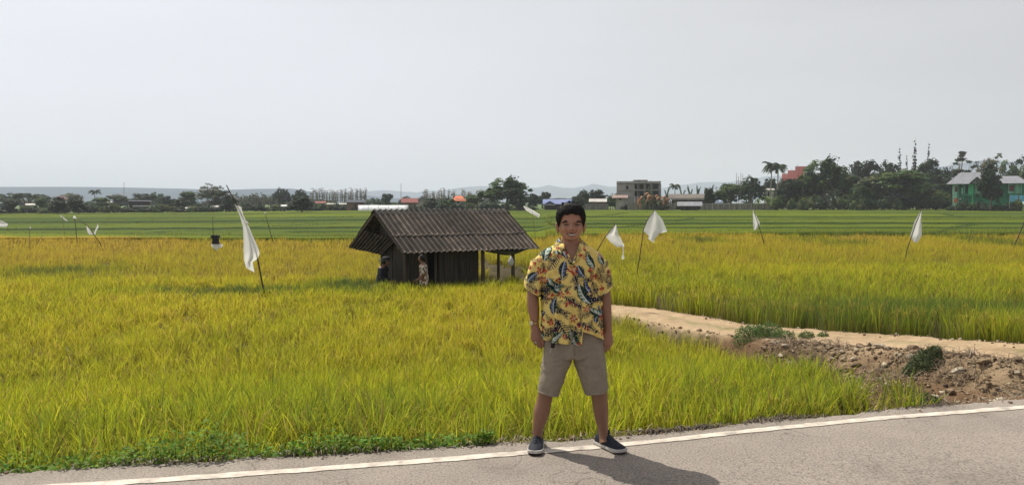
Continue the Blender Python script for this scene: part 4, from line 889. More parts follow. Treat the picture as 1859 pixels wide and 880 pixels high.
r = empty('round_sign', P(1735, 380, 157), 'small orange-red round sign on a thin post before the green house', 'sign')
m = MB(); m.tube([P(1735, 381, 157), P(1735, 366, 157)], .04, 6); m.build('post', pale_bark, r, off=r.location)
m = MB(); c_ = P(1735, 364.5, 157); m.tube([c_ + Vector((0, -.05, 0)), c_ + Vector((0, .0, 0))], .42, 14); m.build('disc', surf('orange_paint', (.55, .13, .05), bump=0), r, off=r.location)
# white parked thing behind the wall: a bundled sheet
r = empty('sheet_bundle', P(1306, 370, 177), 'pale blue-white plastic sheet heaped behind the concrete wall', 'sheet'); m = MB()
m.ell(P(1303, 369, 177), (.75, .5, .75)); m.ell(P(1308, 368, 177), (.7, .5, .55)); m.ell(P(1306, 366, 177.2), (.5, .4, .4)); m.build('bundle', surf('plastic_sheet', (.6, .66, .78), (.4, .48, .66), scale=2), r, True, off=r.location)
# masts and poles
for px, tp, bs, Y, lb_ in [(225, 331, 366, 420, 'thin faint antenna mast on the skyline left of centre'), (728, 333, 362, 420, 'thin antenna mast above the red roof behind the hut'), (1300, 338, 362, 200, 'utility pole above the long brown roof'), (1112, 350, 376, 195, 'dark utility pole left of the unfinished building')]:
    r = empty('mast' if Y > 300 else 'utility_pole', P(px, bs, Y), lb_, 'mast' if Y > 300 else 'utility pole'); m = MB(); m.tube([P(px, bs + 16, Y), P(px, tp, Y)], .09 if Y < 300 else .14, 6); m.build('pole', conc, r, off=r.location)
    if Y < 300: m = MB(); m.bar(P(px - 5, tp + 3, Y), P(px + 5, tp + 3, Y), .12); m.build('crossarm', conc, r, off=r.location)
r = empty('rebar_frame', P(1344, 345, 200), 'bare reinforcing-bar frame rising above the dome tree', 'scaffold')
for x0, t_ in ((1337.5, 314), (1341, 320), (1345.5, 314), (1349, 316)): m = MB(); m.tube([P(x0, 372, 200), P(x0 - .5, t_, 200)], .07, 5); m.build('bar', conc, r, off=r.location)
m = MB(); m.bar(P(1336, 329, 200), P(1350, 329, 200), .12); m.build('crossbar', conc, r, off=r.location)
# far greenery beyond the field
# ------------------------------------------------------------------ haze
m = MB(); m.box((0, 2300, 42), (15500, 6700, 180))
hz = bpy.data.materials.new('haze'); hz.use_nodes = True; n = hz.node_tree; n.nodes.clear()
o_ = n.nodes.new('ShaderNodeOutputMaterial'); v = n.nodes.new('ShaderNodeVolumePrincipled'); v.inputs['Density'].default_value = 0.00030; v.inputs['Color'].default_value = (0.83, 0.88, 1.0, 1); v.inputs['Anisotropy'].default_value = 0.0
n.links.new(v.outputs[0], o_.inputs['Volume'])
o = m.build('haze', hz, kind='stuff'); 
# ------------------------------------------------------------------ field hut
hroot = Vector((HUT_FL.x, HUT_FL.y, float(ground(HUT_FL.x, HUT_FL.y)) - .05))
hut = empty('field_hut', hroot, 'weathered wooden rice-field hut with corrugated fibre-cement gable roof, standing in the rice', 'hut')
ZE = 0.245; ZR = 1.44
def H(u, v, z): return Vector((HUT_FL.x, HUT_FL.y, 0)) + HU * u + HV * v + Vector((0, 0, z))
def corr(name, a, b, c, d, mat, parent, waves, amp=.028, rows=1, lap=.12, thick=.008, edge=0.0, seed=0, **k):
    "corrugated sheet: a-b upper edge, c-d lower edge (a above c)"
    a, b, c, d = map(Vector, (a, b, c, d)); nrm = (b - a).cross(c - a).normalized()
    if nrm.z < 0: nrm = -nrm
    nu = waves * 10; V = []; C = []; Fq = []
    for r in range(rows):
        t0 = r / rows; t1 = (r + 1) / rows + (lap if r < rows - 1 else 0); t1 = min(t1, 1); nvv = 14; base = len(V)
        for layer in (0, 1):
            for j in range(nvv + 1):
                t = t0 + (t1 - t0) * j / nvv
                for i in range(nu + 1):
                    s = i / nu; p = (a * (1 - s) + b * s) * (1 - t) + (c * (1 - s) + d * s) * t
                    jag = 0.0
                    if j == nvv: jag = edge * (float(vnoise(s * waves * .45 + 3.1 * r + seed, 1.3)) - .3)
                    p = p + (c - a).normalized() * jag
                    w_ = math.sin(2 * math.pi * s * waves)
                    sag = .012 * (float(vnoise(s * 5 + seed, t * 3)) - .5)
                    h_ = amp * w_ + (rows - 1 - r) * .036 * (1 - 0.3 * j / nvv) + sag - layer * thick
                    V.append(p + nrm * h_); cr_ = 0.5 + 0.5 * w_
                    q_ = (.62 + .62 * float(vnoise(math.floor(s * waves / 3) * 2.3 + .5, r * 3.1 + seed))) * (.85 + .3 * float(vnoise(s * 9, t * 7 + 3))) + .0 * float(vnoise(s * waves * .5 + 7, t * 4 + r * 5)); C.append(tuple(np.array([q_] * 3) * (.58 + 1.5 * max(0, cr_ - .86) / .14)))  # pale crests: lichen wear plus sun catching the ridges, painted into the colour
        W_ = nu + 1; L1 = (nvv + 1) * W_
        for j in range(nvv):
            for i in range(nu):
                q0 = base + j * W_ + i; Fq.append((q0, q0 + 1, q0 + W_ + 1, q0 + W_)); q1 = q0 + L1; Fq.append((q1, q1 + W_, q1 + W_ + 1, q1 + 1))
        for i in range(nu):
            for j in (0, nvv): q0 = base + j * W_ + i; Fq.append((q0, q0 + L1, q0 + L1 + 1, q0 + 1))
        for j in range(nvv):
            for i in (0, nu): q0 = base + j * W_ + i; Fq.append((q0, q0 + W_, q0 + W_ + L1, q0 + L1))
    V = [tuple(p - hroot) for p in V]
    return link(name, np_mesh(name, V, [np.array(Fq)], np.array(C), mat, False), parent, **k)
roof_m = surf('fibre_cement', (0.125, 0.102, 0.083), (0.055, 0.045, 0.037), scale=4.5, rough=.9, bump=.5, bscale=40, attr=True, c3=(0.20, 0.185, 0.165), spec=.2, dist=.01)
capm = surf('ridge_cement', (0.085, 0.073, 0.064), (0.04, 0.035, 0.03), scale=6, bump=.5, attr=True)
hw = surf('hut_boards', (0.062, 0.050, 0.038), (0.024, 0.020, 0.016), scale=3, stretch=(5, 5, .4), bump=.5); postm = surf('hut_posts', (0.12, 0.095, 0.07), (0.05, 0.04, 0.03), scale=4, stretch=(3, 3, .3), bump=.5)
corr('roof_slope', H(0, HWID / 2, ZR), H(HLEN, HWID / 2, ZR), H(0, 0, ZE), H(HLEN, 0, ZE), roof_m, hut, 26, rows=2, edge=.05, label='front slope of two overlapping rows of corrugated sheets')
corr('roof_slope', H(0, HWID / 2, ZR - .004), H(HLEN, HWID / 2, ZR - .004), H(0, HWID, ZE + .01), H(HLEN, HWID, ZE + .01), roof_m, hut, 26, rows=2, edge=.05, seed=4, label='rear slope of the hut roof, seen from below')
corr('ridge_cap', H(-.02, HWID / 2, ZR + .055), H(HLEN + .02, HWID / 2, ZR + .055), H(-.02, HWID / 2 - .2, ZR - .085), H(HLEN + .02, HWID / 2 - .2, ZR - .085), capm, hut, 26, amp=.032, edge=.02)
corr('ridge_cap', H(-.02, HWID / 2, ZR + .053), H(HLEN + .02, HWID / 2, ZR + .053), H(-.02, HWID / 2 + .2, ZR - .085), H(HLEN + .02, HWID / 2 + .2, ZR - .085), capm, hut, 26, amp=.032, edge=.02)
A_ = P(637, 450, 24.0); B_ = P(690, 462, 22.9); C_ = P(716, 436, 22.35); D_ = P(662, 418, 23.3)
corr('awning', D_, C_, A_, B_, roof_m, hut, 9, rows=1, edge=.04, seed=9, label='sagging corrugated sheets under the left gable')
m = MB(); m.tube([P(691, 462, 22.85), P(717, 436, 22.3)], .02, 6); m.build('awning_rafter', postm, hut, off=hroot)
# wall boards, one mesh per wall
rsw = random.Random(3); gz = hroot.z
m = MB(); u = .38
while u < 2.75:
    wd = rsw.uniform(.12, .2)
    if not (1.02 < u < 1.32): m.box(H(u + wd / 2, .58 + rsw.uniform(-.012, .012), (gz + ZE + .28) / 2), (wd - .012, .022, ZE + .28 - gz), M=Matrix((HU, HV, Vector((0, 0, 1)))).transposed())
    u += wd
m.build('wall', hw, hut, off=hroot, label='front board wall of the hut')
def vwall(u0, v0, v1, name, lab):
    m = MB(); v = v0
    while v < v1:
        wd = rsw.uniform(.13, .2); zt = ZE + min(v, HWID - v) / (HWID / 2) * (ZR - ZE) - .06
        m.box(H(u0 + rsw.uniform(-.01, .01), v + wd / 2, (gz + zt) / 2), (.022, wd - .012, zt - gz), M=Matrix((HU, HV, Vector((0, 0, 1)))).transposed()); v += wd
    return m.build(name, hw, hut, off=hroot, label=lab)
vwall(.36, .6, 1.95, 'wall', 'left gable board wall'); vwall(2.74, .6, 1.95, 'wall', 'inner end board wall of the hut room')
m = MB(); m.box(H(1.55, 1.98, (gz + ZR - .3) / 2), (2.4, .03, ZR - .3 - gz), M=Matrix((HU, HV, Vector((0, 0, 1)))).transposed()); m.build('wall', hw, hut, off=hroot, label='back wall of the hut room')
for uu, vv, rr in [(.34, .56, .05), (1.00, .56, .045), (1.34, .56, .045), (2.86, .40, .062), (3.92, .36, .062), (4.35, 1.7, .05), (2.8, 1.97, .05)]:
    m = MB(); zt = ZE + min(vv, HWID - vv) / (HWID / 2) * (ZR - ZE) - .04
    m.tube([H(uu, vv, gz - .3), H(uu + .01, vv, (gz + zt) / 2), H(uu, vv, zt)], [rr * 1.1, rr, rr * .95], 9); m.build('post', postm, hut, True, off=hroot)
for a_, b_, w_ in [(H(.05, .42, ZE + .13), H(HLEN - .1, .42, ZE + .13), .07), (H(.0, HWID / 2, ZR - .09), H(HLEN, HWID / 2, ZR - .09), .08), (H(.03, .05, ZE - .02), H(.03, HWID / 2, ZR - .06), .05), (H(.03, HWID - .05, ZE), H(.03, HWID / 2, ZR - .06), .05), (H(.2, HWID - .4, ZE + .12), H(HLEN - .1, HWID - .4, ZE + .12), .07), (H(2.8, .1, ZE + .04), H(2.8, HWID / 2, ZR - .1), .06), (H(4.4, .1, ZE + .04), H(4.4, HWID / 2, ZR - .1), .06)]:
    m = MB(); m.bar(a_, b_, w_, w_ * 1.2); m.build('beam', postm, hut, off=hroot)
m = MB(); m.box(H(3.7, .85, gz + .42), (1.7, .9, .05), M=Matrix((HU, HV, Vector((0, 0, 1)))).transposed())
m.build('platform', surf('old_planks', (.24, .21, .18), (.14, .12, .1), scale=3, stretch=(1, 6, 1)), hut, off=hroot)
for uu, vv in ((2.95, .5), (4.45, .5), (2.95, 1.2), (4.45, 1.2)): m = MB(); m.bar(H(uu, vv, gz - .1), H(uu, vv, gz + .41), .06); m.build('platform_leg', postm, hut, off=hroot)
# sagging canvas under the eave
g = []; nu_ = 30
for j in range(7):
    for i in range(nu_ + 1):
        s = i / nu_; t = j / 6; u = 2.62 + s * 2.08
        sag = (.20 * math.sin(math.pi * min(1, s * 1.25)) ** .8 + .16 * math.sin(math.pi * max(0, s * 1.6 - .55)) * (s > .35)) * math.sin(math.pi * t * .9 + .1)
        g.append(H(u, .03 + t * .62, ZE - .035 - sag * .75 + .10 * t + .02 * math.sin(9 * s + 3 * t)))
m = MB(); m.add(g, [(j * 31 + i, j * 31 + i + 1, (j + 1) * 31 + i + 1, (j + 1) * 31 + i) for j in range(6) for i in range(30)])
m.build('canvas', surf('old_canvas', (0.12, 0.13, 0.075), (0.05, 0.05, 0.035), scale=3, bump=.4), hut, True, off=hroot)
bag = MB(); bc = P(927.5, 474, 22.9); bag.tube([bc + Vector((0, 0, .16)), bc + Vector((0, 0, .09)), bc, bc - Vector((0, 0, .1)), bc - Vector((-.02, 0, .16))], [.015, .05, .10, .09, .02], 9)
bo = empty('carrier_bag', bc, 'crumpled whitish bag hanging on the right-hand hut post', 'bag'); bag.build('pouch', surf('white_plastic', (.5, .5, .47), (.3, .3, .28), scale=9), bo, True, off=bc)
m = MB(); m.tube([bc + Vector((0, .0, .14)), bc + Vector((-.05, .06, .3))], .008, 5); m.build('handle', postm, bo, off=bc)

# ------------------------------------------------------------------ bird-scaring flags
def cloth_mat():
    m, n, out = new_mat('flag_cloth'); L = n.links.new
    t = n.nodes.new('ShaderNodeTexCoord'); ns = n.nodes.new('ShaderNodeTexNoise'); ns.inputs['Scale'].default_value = 5; ns.inputs['Detail'].default_value = 5; L(t.outputs['Object'], ns.inputs['Vector'])
    r = n.nodes.new('ShaderNodeValToRGB'); r.color_ramp.elements[0].color = (0.76, 0.77, 0.72, 1); r.color_ramp.elements[1].color = (0.88, 0.88, 0.85, 1); L(ns.outputs[0], r.inputs[0])
    b = n.nodes.new('ShaderNodeBsdfDiffuse'); tr = n.nodes.new('ShaderNodeBsdfTranslucent'); s = n.nodes.new('ShaderNodeMixShader'); s.inputs[0].default_value = .45
    L(r.outputs[0], b.inputs[0]); L(r.outputs[0], tr.inputs[0]); L(b.outputs[0], s.inputs[1]); L(tr.outputs[0], s.inputs[2]); L(s.outputs[0], out.inputs[0])
    return m
clm = cloth_mat(); clg = leaf_mat('green_net', trans=.4)
bam = surf('bamboo', (0.10, 0.075, 0.045), (0.05, 0.038, 0.026), scale=9, stretch=(1, 1, .2), bump=.2)
def cloth(pts, Y, root, name='cloth', fold=.06, seed=0, mat=None, n=26):
    "outline in photograph pixels filled with a fine wavy sheet hanging at distance Y"
    poly = np.array(pts, float); px0, py0 = poly.min(0); px1, py1 = poly.max(0)
    cx = poly[:, 0].mean()
    # slice the outline by rows
    rows = []
    for j in range(n + 1):
        y = py0 + (py1 - py0) * (j + .001) / (n + .002); xs_ = []
        for (a, b), (c, d) in zip(poly, np.roll(poly, -1, 0)):
            if (b <= y < d) or (d <= y < b): xs_.append(a + (c - a) * (y - b) / (d - b))
        if len(xs_) >= 2: rows.append((y, min(xs_), max(xs_)))
    V = []; k = 10
    for jj, (y, a, b) in enumerate(rows):
        for i in range(k + 1):
            s = i / k; x = a + (b - a) * s
            q = P(x, y, Y); wdt = (b - a) / F * Y
            dy = (math.sin(s * 7.5 + seed + jj * .09) * .5 + math.sin(s * 15 + seed * 2 + jj * .05) * .22) * min(fold, wdt * .3) + .3 * wdt * math.sin(s * 1.6 + seed)
            edge_ = .006 * (vnoise(jj * .9, i * 5 + seed) - .5) * (i in (0, k)) * Y / 10
            V.append(P(x + float(edge_) * F / Y, y, Y) + Vector((0, dy, 0)))
    r = len(rows); m = MB(); m.add(V, [(j * (k + 1) + i, j * (k + 1) + i + 1, (j + 1) * (k + 1) + i + 1, (j + 1) * (k + 1) + i) for j in range(r - 1) for i in range(k)])
    return m.build(name, mat or clm, root, True, off=root.location)
def pole(pts, Y, root, r=.014, name='pole', extra=.5):
    p = [P(a, b, Y) for a, b in pts]; d = (p[0] - p[1]).normalized(); p = [p[0] + d * extra] + p
    n = len(p); m = MB(); m.tube(p, [r * (1.15 - .6 * i / n) for i in range(n)], 7); return m.build(name, bam, root, True, off=root.location)
def flag(base, Y, label, poles, cloths, r=.014, group='white rags flown over the paddies', cat='flag', mat=None, **kw):
    o = empty('bird_flag', P(base[0], base[1], Y) - Vector((0, 0, .55)), label, cat, group)
    for q_ in poles: pole(q_, Y, o, r)
    for i, c_ in enumerate(cloths): cloth(c_, Y, o, seed=i * 2 + base[0] * .1, mat=mat, **kw)
    return o
o = flag((477, 518), 19.6, 'largest white rag flag, tied to a leaning bamboo pole left of the hut', [[(477, 518), (468, 472), (455, 425), (440, 392), (428, 368), (419, 352), (411, 336)]],
     [[(427, 371), (439, 373), (443, 390), (449, 403), (453, 410), (474, 455), (473, 463), (467, 472), (460, 474), (462, 494), (448, 487), (445, 478), (444, 440), (442, 412), (436, 392)]], r=.021, fold=.10)
m = MB(); kc = P(448, 405, 19.5); m.ell(kc, (.045, .04, .05)); m.build('knot', clm, o, True, off=o.location)
flag((1085, 456), 17, 'torn white rag flag with a dangling strip, directly right of the man\'s shoulder', [[(1080, 462), (1099, 429), (1118, 406)]], [[(1118, 406), (1121, 417), (1122, 424), (1134, 447), (1121, 449), (1108, 439), (1100, 428)], [(1129.5, 447), (1132, 447), (1132, 462), (1133.5, 468), (1130, 472), (1128.5, 466), (1130.5, 460)]], r=.012)
flag((1157, 492), 22, 'wide kite-shaped white rag flag with ragged lower tip, right of the man', [[(1157, 492), (1163, 455), (1168, 418), (1173, 402), (1188, 382)]], [[(1188, 381), (1201, 398), (1209, 420), (1196, 423), (1188, 433), (1187, 441), (1177, 434), (1178, 428), (1168, 419), (1176, 402), (1181, 390)]], r=.014)
flag((1387, 447), 36, 'small narrow white rag flag on a pole leaning left, in the right-hand field', [[(1388, 447), (1384, 430), (1378, 412), (1368, 381)]], [[(1367, 380), (1381, 406), (1373, 417), (1369, 418)]], r=.022)
flag((1642, 477), 28, 'tall pointed white rag flag on a pole leaning right, in the right-hand field', [[(1641, 478), (1647, 452), (1655, 429), (1662, 408), (1673, 381)]], [[(1673, 380), (1674.5, 428), (1664, 441), (1660, 440), (1655, 430), (1662, 404)]], r=.018)
o = empty('bare_pole', P(1840, 450, 33) - Vector((0, 0, .5)), 'thin dark bamboo pole leaning out of the frame at the right edge', 'pole'); pole([(1840, 450), (1859, 404), (1868, 384)], 33, o, .026)
cloth([(1868, 384), (1888, 400), (1870, 408)], 33, o)
flag((186, 452), 40, 'white rag flag with two wing-like pieces on a curved pole in the left field', [[(186, 452), (181, 440), (172, 428), (160, 411), (141, 397)]], [[(157, 408), (160, 414), (170, 426), (162, 426), (158, 420)], [(177, 406), (179.5, 412), (175, 420), (173.5, 427), (170, 424), (173, 414)], ], r=.022)
flag((139, 434), 45, 'small white rag on a thin upright pole behind the two-piece flag', [[(139.5, 434), (137.5, 412), (135.5, 396)]], [[(134, 391), (140, 396), (136, 398), (130, 395)]], r=.022)
flag((122, 401), 50, 'pale narrow slanting rag strip left of the upright pole in the left field', [[(119, 440), (113, 392)]], [[(108, 391), (111, 391), (123, 401), (119, 401)]], r=.010)
flag((64, 446), 42, 'bare thin leaning stick with a tiny white scrap in the left field', [[(64, 446), (77, 427)], [(54, 440), (53, 413)]], [[(52.5, 412), (55.5, 412.5), (55.5, 415), (53, 414)]], r=.014)
flag((-12, 440), 30, 'white rag cut off by the left edge of the frame', [[(-18, 470), (-10, 402)]], [[(-12, 400), (1, 400), (11, 406), (10, 413), (-2, 411), (-12, 409)]], r=.015)
flag((494, 433), 46, 'thin leaning pole without cloth behind the big flag', [[(494, 433), (487, 408), (481, 386)]], [[(480, 385), (482.5, 385.5), (482, 388), (480.5, 388)]], r=.02)
flag((966, 460), 26, 'pale greenish rag strip drawn out flat above the hut\'s right end', [[(976, 462), (966, 384)]], [[(950, 374), (953, 374), (967, 381), (980, 389), (978, 395), (965, 388), (954, 381)]], r=.006)
# black shirt scarecrow
o = empty('scarecrow', P(386, 455, 38) - Vector((0, 0, .5)), 'black T-shirt and a white rag hung on a thin pole left of the big flag', 'scarecrow')
pole([(389, 457), (387, 425), (386, 393)], 38, o, .02)
m = MB(); yy = 37.9
def sp(x, y, d=0): return P(x, y, yy + d)
fr = [(383, 427.5), (387, 426.5), (389.5, 428), (392, 426.5), (396, 427.5), (396.3, 432), (394, 432.2), (394.5, 437), (396.5, 443), (384.5, 443), (385.5, 437), (385, 432), (382, 432)]
m.poly([sp(*q) for q in fr], .22, (0, 1, 0)); m.build('shirt', surf('black_cotton', (.015, .015, .02), (.03, .03, .035), scale=8), o, off=o.location)
cloth([(382, 443), (396, 443), (402, 443.5), (401, 450), (400, 446), (395.5, 446), (395, 457), (391, 454), (385, 448)], 37.8, o, 'rag')
# ------------------------------------------------------------------ the man on the road edge
YM = 5.05
PX = YM / F
def Mp(px, py, d=0.0):
    "d: depth offset in 'pixels' of the man's distance, negative towards the camera"
    p = P(px, py, YM); return Vector((p.x, p.y + d * PX, p.z))
man = empty('person', (P(1037, 800, YM).x, YM, 0.0), 'man in yellow leaf-print shirt and khaki shorts standing legs apart on the road edge', 'person')
MO = Vector(man.location)
def limb(mb, pts, n=20): mb.tube([Mp(a, b, c) for a, b, c, _, _ in pts], [(rx * PX, ry * PX) for *_, rx, ry in pts], n)
def lerp_pts(pts, k=4):
    pts = np.array(pts, float); t = np.arange(len(pts)); tt = np.linspace(0, len(pts) - 1, (len(pts) - 1) * k + 1); o = []
    for q in tt:
        i = min(int(q), len(pts) - 2); f = q - i; p0, p1, p2, p3 = pts[max(i - 1, 0)], pts[i], pts[i + 1], pts[min(i + 2, len(pts) - 1)]
        o.append(tuple(0.5 * (2 * p1 + (p2 - p0) * f + (2 * p0 - 5 * p1 + 4 * p2 - p3) * f * f + (3 * p1 - p0 - 3 * p2 + p3) * f ** 3)))
    return o
B = MB()
# head (rows: py, half width, front, back)
hx = 1036
hrows = [(371.5, 4, 5, 6), (374, 11, 12, 14), (379, 17, 19, 20), (386, 20.5, 23, 25), (394, 21.6, 24.5, 27), (402, 21.8, 24.5, 27.5), (409, 21.6, 24.5, 27), (416, 20.9, 24.5, 25), (422, 19.4, 24.5, 22), (427, 17.2, 24, 18), (431, 14.6, 23, 13), (434.2, 10.8, 21, 8), (436.5, 4, 17, 2)]
hr = lerp_pts([(a, b, c, d, 0) for a, b, c, d in hrows], 4); V = []; nh = 40
for (py, hw_, fr_, bk_, _) in hr:
    for j in range(nh):
        a = 2 * math.pi * j / nh; sx = math.cos(a); sy = math.sin(a)
        dep = -sy * fr_ * 1.0 if sy > 0 else -sy * bk_
        V.append(Mp(hx + abs(sx) ** .88 * math.copysign(1, sx) * hw_, py, dep * (1 - .07 * abs(sx)) - 2))
n_ = len(hr); B.add(V, [(i * nh + (j + 1) % nh, i * nh + j, (i + 1) * nh + j, (i + 1) * nh + (j + 1) % nh) for i in range(n_ - 1) for j in range(nh)] + [tuple(range(nh)), tuple((n_ - 1) * nh + j for j in range(nh - 1, -1, -1))])
# ears
for s, ex in ((-1, 1012.2), (1, 1060.5)):
    for (ox, oy, od, r0, r1, r2) in [(0, 0, 3, 3.3, 2.6, 6.8), (s * 1.2, -4.5, 4, 3.2, 2.4, 4.2), (-s * .6, 7.5, 2, 2.6, 2.0, 3.6)]:
        B.ell(Mp(ex + ox, 413 + oy, od), (r0 * PX, r1 * PX, r2 * PX), 16, 12)
limb(B, lerp_pts([(1036, 420, 6, 14, 15), (1036, 432, 5, 15.5, 15.5), (1036, 441, 5, 17, 16), (1036, 448, 5, 22, 17), (1036, 456, 4, 36, 20)]), 28)
# trunk under the shirt
limb(B, lerp_pts([(1035, 452, 4, 30, 17), (1034, 462, 2, 48, 22), (1034, 480, 0, 50, 27), (1035, 510, 0, 47, 29), (1037, 550, -1, 45, 30), (1039, 590, 0, 46, 30), (1040, 625, 0, 47, 28), (1040, 645, 0, 40, 24)]), 32)
# arms
limb(B, lerp_pts([(992, 463, 2, 11, 13), (981, 478, 2, 12.5, 14), (973, 505, 2, 12, 13), (968, 530, 2, 11, 12), (967.5, 545, 1, 11, 11.5), (968.5, 560, -1, 10.8, 10.5), (970, 575, -3, 9, 8.5), (970.5, 588, -4, 7.8, 6.6), (972, 597, -5, 8.6, 6.0)]), 20)
limb(B, lerp_pts([(1078, 463, 2, 11, 13), (1088, 478, 2, 12.5, 14), (1095, 505, 2, 12, 13), (1098, 530, 2, 11, 12), (1099, 548, 1, 11, 11.5), (1100, 566, -1, 10.2, 10.5), (1102, 583, -3, 8.4, 8.5), (1103, 597, -4, 7.2, 6.6), (1103, 605, -5, 7.8, 6.0)]), 20)
# hands: palm and five fingers
def hand(c, s, kn):
    "c wrist, s +1 if thumb points to the right in the picture"
    limb(B, lerp_pts([(c[0], c[1], c[2], 8, 6), (c[0] + s * .5, c[1] + 8, c[2] - 1, 10.5, 5.8), (c[0] + s * 1.5, c[1] + 17, c[2] - 1.5, 11, 5.4), (c[0] + s * 2.5, c[1] + 22, c[2] - 1, 10.0, 4.6)]), 20)
    for k, (off, l, r) in enumerate([(7.6, 15.5, 2.35), (2.7, 17.5, 2.45), (-2.2, 16.0, 2.35), (-6.8, 12.5, 2.05)]):
        x0 = c[0] + s * (2.3 + off); y0 = c[1] + 20 - abs(off - 1) * .18
        limb(B, [(x0 - s * .3, y0 - 5, c[2] - 1, r, r), (x0, y0, c[2] - 2.0, r * 1.06, r * 1.06), (x0 + s * kn * .10 * l, y0 + l * .40, c[2] - 1.6, r * .98, r * .98), (x0 + s * kn * .22 * l, y0 + l * .74, c[2] + 1.5, r * .92, r * .92), (x0 + s * kn * .34 * l, y0 + l * .98, c[2] + 5.0, r * .78, r * .78), (x0 + s * kn * .36 * l, y0 + l * 1.03, c[2] + 6.2, r * .45, r * .45)], 12)
    limb(B, [(c[0] + s * 5, c[1] + 4, c[2] - 1, 3.6, 3.6), (c[0] + s * 9.5, c[1] + 11, c[2] - 3.0, 3.3, 3.3), (c[0] + s * 13.0, c[1] + 19, c[2] - 3.5, 2.7, 2.8), (c[0] + s * 14.2, c[1] + 25.5, c[2] - 2.5, 2.4, 2.4), (c[0] + s * 14.3, c[1] + 28.5, c[2] - 1.8, 1.4, 1.4)], 12)
hand((972.5, 595, -5), 1, 1.0); hand((1102.5, 603, -5), -1, .55)
# legs
limb(B, lerp_pts([(1014, 640, 0, 24, 25), (1006, 670, 0, 20, 21), (998, 695, 0, 16.5, 18), (991, 712, 0, 14.2, 16.5), (987.5, 730, 3, 14.2, 17), (984, 746, 5, 15.2, 18), (980.5, 762, 5, 13.2, 15), (977.5, 776, 5, 10.6, 11.5), (976.5, 787, 6, 9.4, 10.5), (976, 798, 6, 9.4, 12), (975.5, 806, 3, 10, 15)]), 22)
limb(B, lerp_pts([(1062, 640, 0, 25, 25), (1072, 670, 0, 21, 21), (1081, 695, 0, 17.5, 18), (1087, 710, 0, 15.6, 16.5), (1089.5, 728, 3, 14.6, 17), (1091, 744, 5, 14.2, 18), (1092.5, 760, 5, 12.4, 15), (1094.5, 774, 5, 10, 11.5), (1096, 785, 6, 9.0, 10.5), (1097.5, 796, 6, 9.0, 12), (1098.5, 804, 3, 10, 15)]), 22)
co, fq, nr = remesh(B, 0.0031, 5, .5)
# face relief
px_ = 929.5 + (co[:, 0] / co[:, 1]) * F; hz_ = co[:, 2]
zpx = lambda py: P(1036, py, YM - 24 * PX).z
def gx(cx, cy, sx, sy, ang=0.0):
    dx = (co[:, 0] - P(cx, cy, YM - 24 * PX).x) / PX; dz = (co[:, 2] - zpx(cy)) / PX
    c_, s_ = math.cos(ang), math.sin(ang); u_, v_ = dx * c_ + dz * s_, -dx * s_ + dz * c_
    return np.exp(-(u_ / sx) ** 2 - (v_ / sy) ** 2)
front = np.clip(-nr[:, 1], 0, 1) * (co[:, 2] > zpx(440)) * (co[:, 1] < YM - 3 * PX)
dd = 0
dd = dd + 5.6 * gx(1037, 415.5, 3.2, 3.6) + 3.0 * gx(1037, 410, 2.4, 7) + 2.2 * gx(1033.2, 416.8, 2.2, 2.0) + 2.2 * gx(1040.8, 416.8, 2.2, 2.0)
dd = dd + 1.8 * gx(1026, 402.5, 7, 2.0, -.08) + 1.8 * gx(1048, 402.5, 7, 2.0, .08)
dd = dd - 2.6 * gx(1026.5, 407, 6, 3.0) - 2.6 * gx(1047, 407, 6, 3.0)
dd = dd + 1.5 * gx(1026.5, 407.6, 4.2, 2.1) + 1.5 * gx(1047, 407.6, 4.2, 2.1)
dd = dd - 1.3 * gx(1026.5, 408.0, 4.6, .7) - 1.3 * gx(1047, 408.0, 4.6, .7)
dd = dd + 3.0 * gx(1024, 415.5, 6, 4.2) + 3.0 * gx(1049.5, 415.5, 6, 4.2)
dd = dd - 1.7 * gx(1029.5, 420, 1.3, 5.5, .5) - 1.7 * gx(1045, 420, 1.3, 5.5, -.5)
dd = dd + 1.6 * gx(1037, 421.3, 7, 1.4) + 1.9 * gx(1037, 429, 6.5, 1.5) - 2.6 * gx(1037, 425, 7.6, 1.9)
dd = dd + 2.2 * gx(1037, 434, 6, 3) - 1.0 * gx(1037, 431.2, 7, .9)
dd = dd - .7 * gx(1037, 391, 12, .7) - .7 * gx(1037, 395, 11, .7)
co[:, 1] -= (dd * front * PX * 1.15).astype(np.float32)
# shallow muscle and knee relief, skin tone
skin = np.array([0.36, 0.182, 0.112]); cols = np.broadcast_to(skin, co.shape).copy()
k = fbm(co[:, 0] * 9, co[:, 1] * 9, co[:, 2] * 9)[:, None]; cols *= 0.88 + .24 * k
legm = sstep(.62, .45, co[:, 2])[:, None]; armm = (sstep(1.16, 1.10, co[:, 2]) * (1 - sstep(.62, .45, co[:, 2])))[:, None]; cols = cols * (1 - legm * .36 - armm * .2)  # legs and arms darkened: their shade is painted into the skin colour
neck = sstep(zpx(436), zpx(446), co[:, 2])[:, None]; cols *= np.array([1.0, 1, 1]) * (1 - .08 * neck)
lip = np.clip((gx(1037, 421.8, 7.0, .9) + gx(1037, 428.4, 6.4, 1.1)) * front, 0, 1)[:, None]; cols = cols * (1 - .75 * lip) + np.array([.24, .075, .06]) * .75 * lip
mouth = np.clip(gx(1036.6, 425, 8.6, 1.9) * front * 1.8 - .3, 0, 1)[:, None]; cols = cols * (1 - mouth) + np.array([.04, .012, .01]) * mouth
eyel = np.clip((gx(1026.5, 408.0, 4.6, .75) + gx(1047, 408.0, 4.6, .75)) * front * 1.4 - .2, 0, 1)[:, None]; cols = cols * (1 - eyel) + np.array([.02, .014, .012]) * eyel
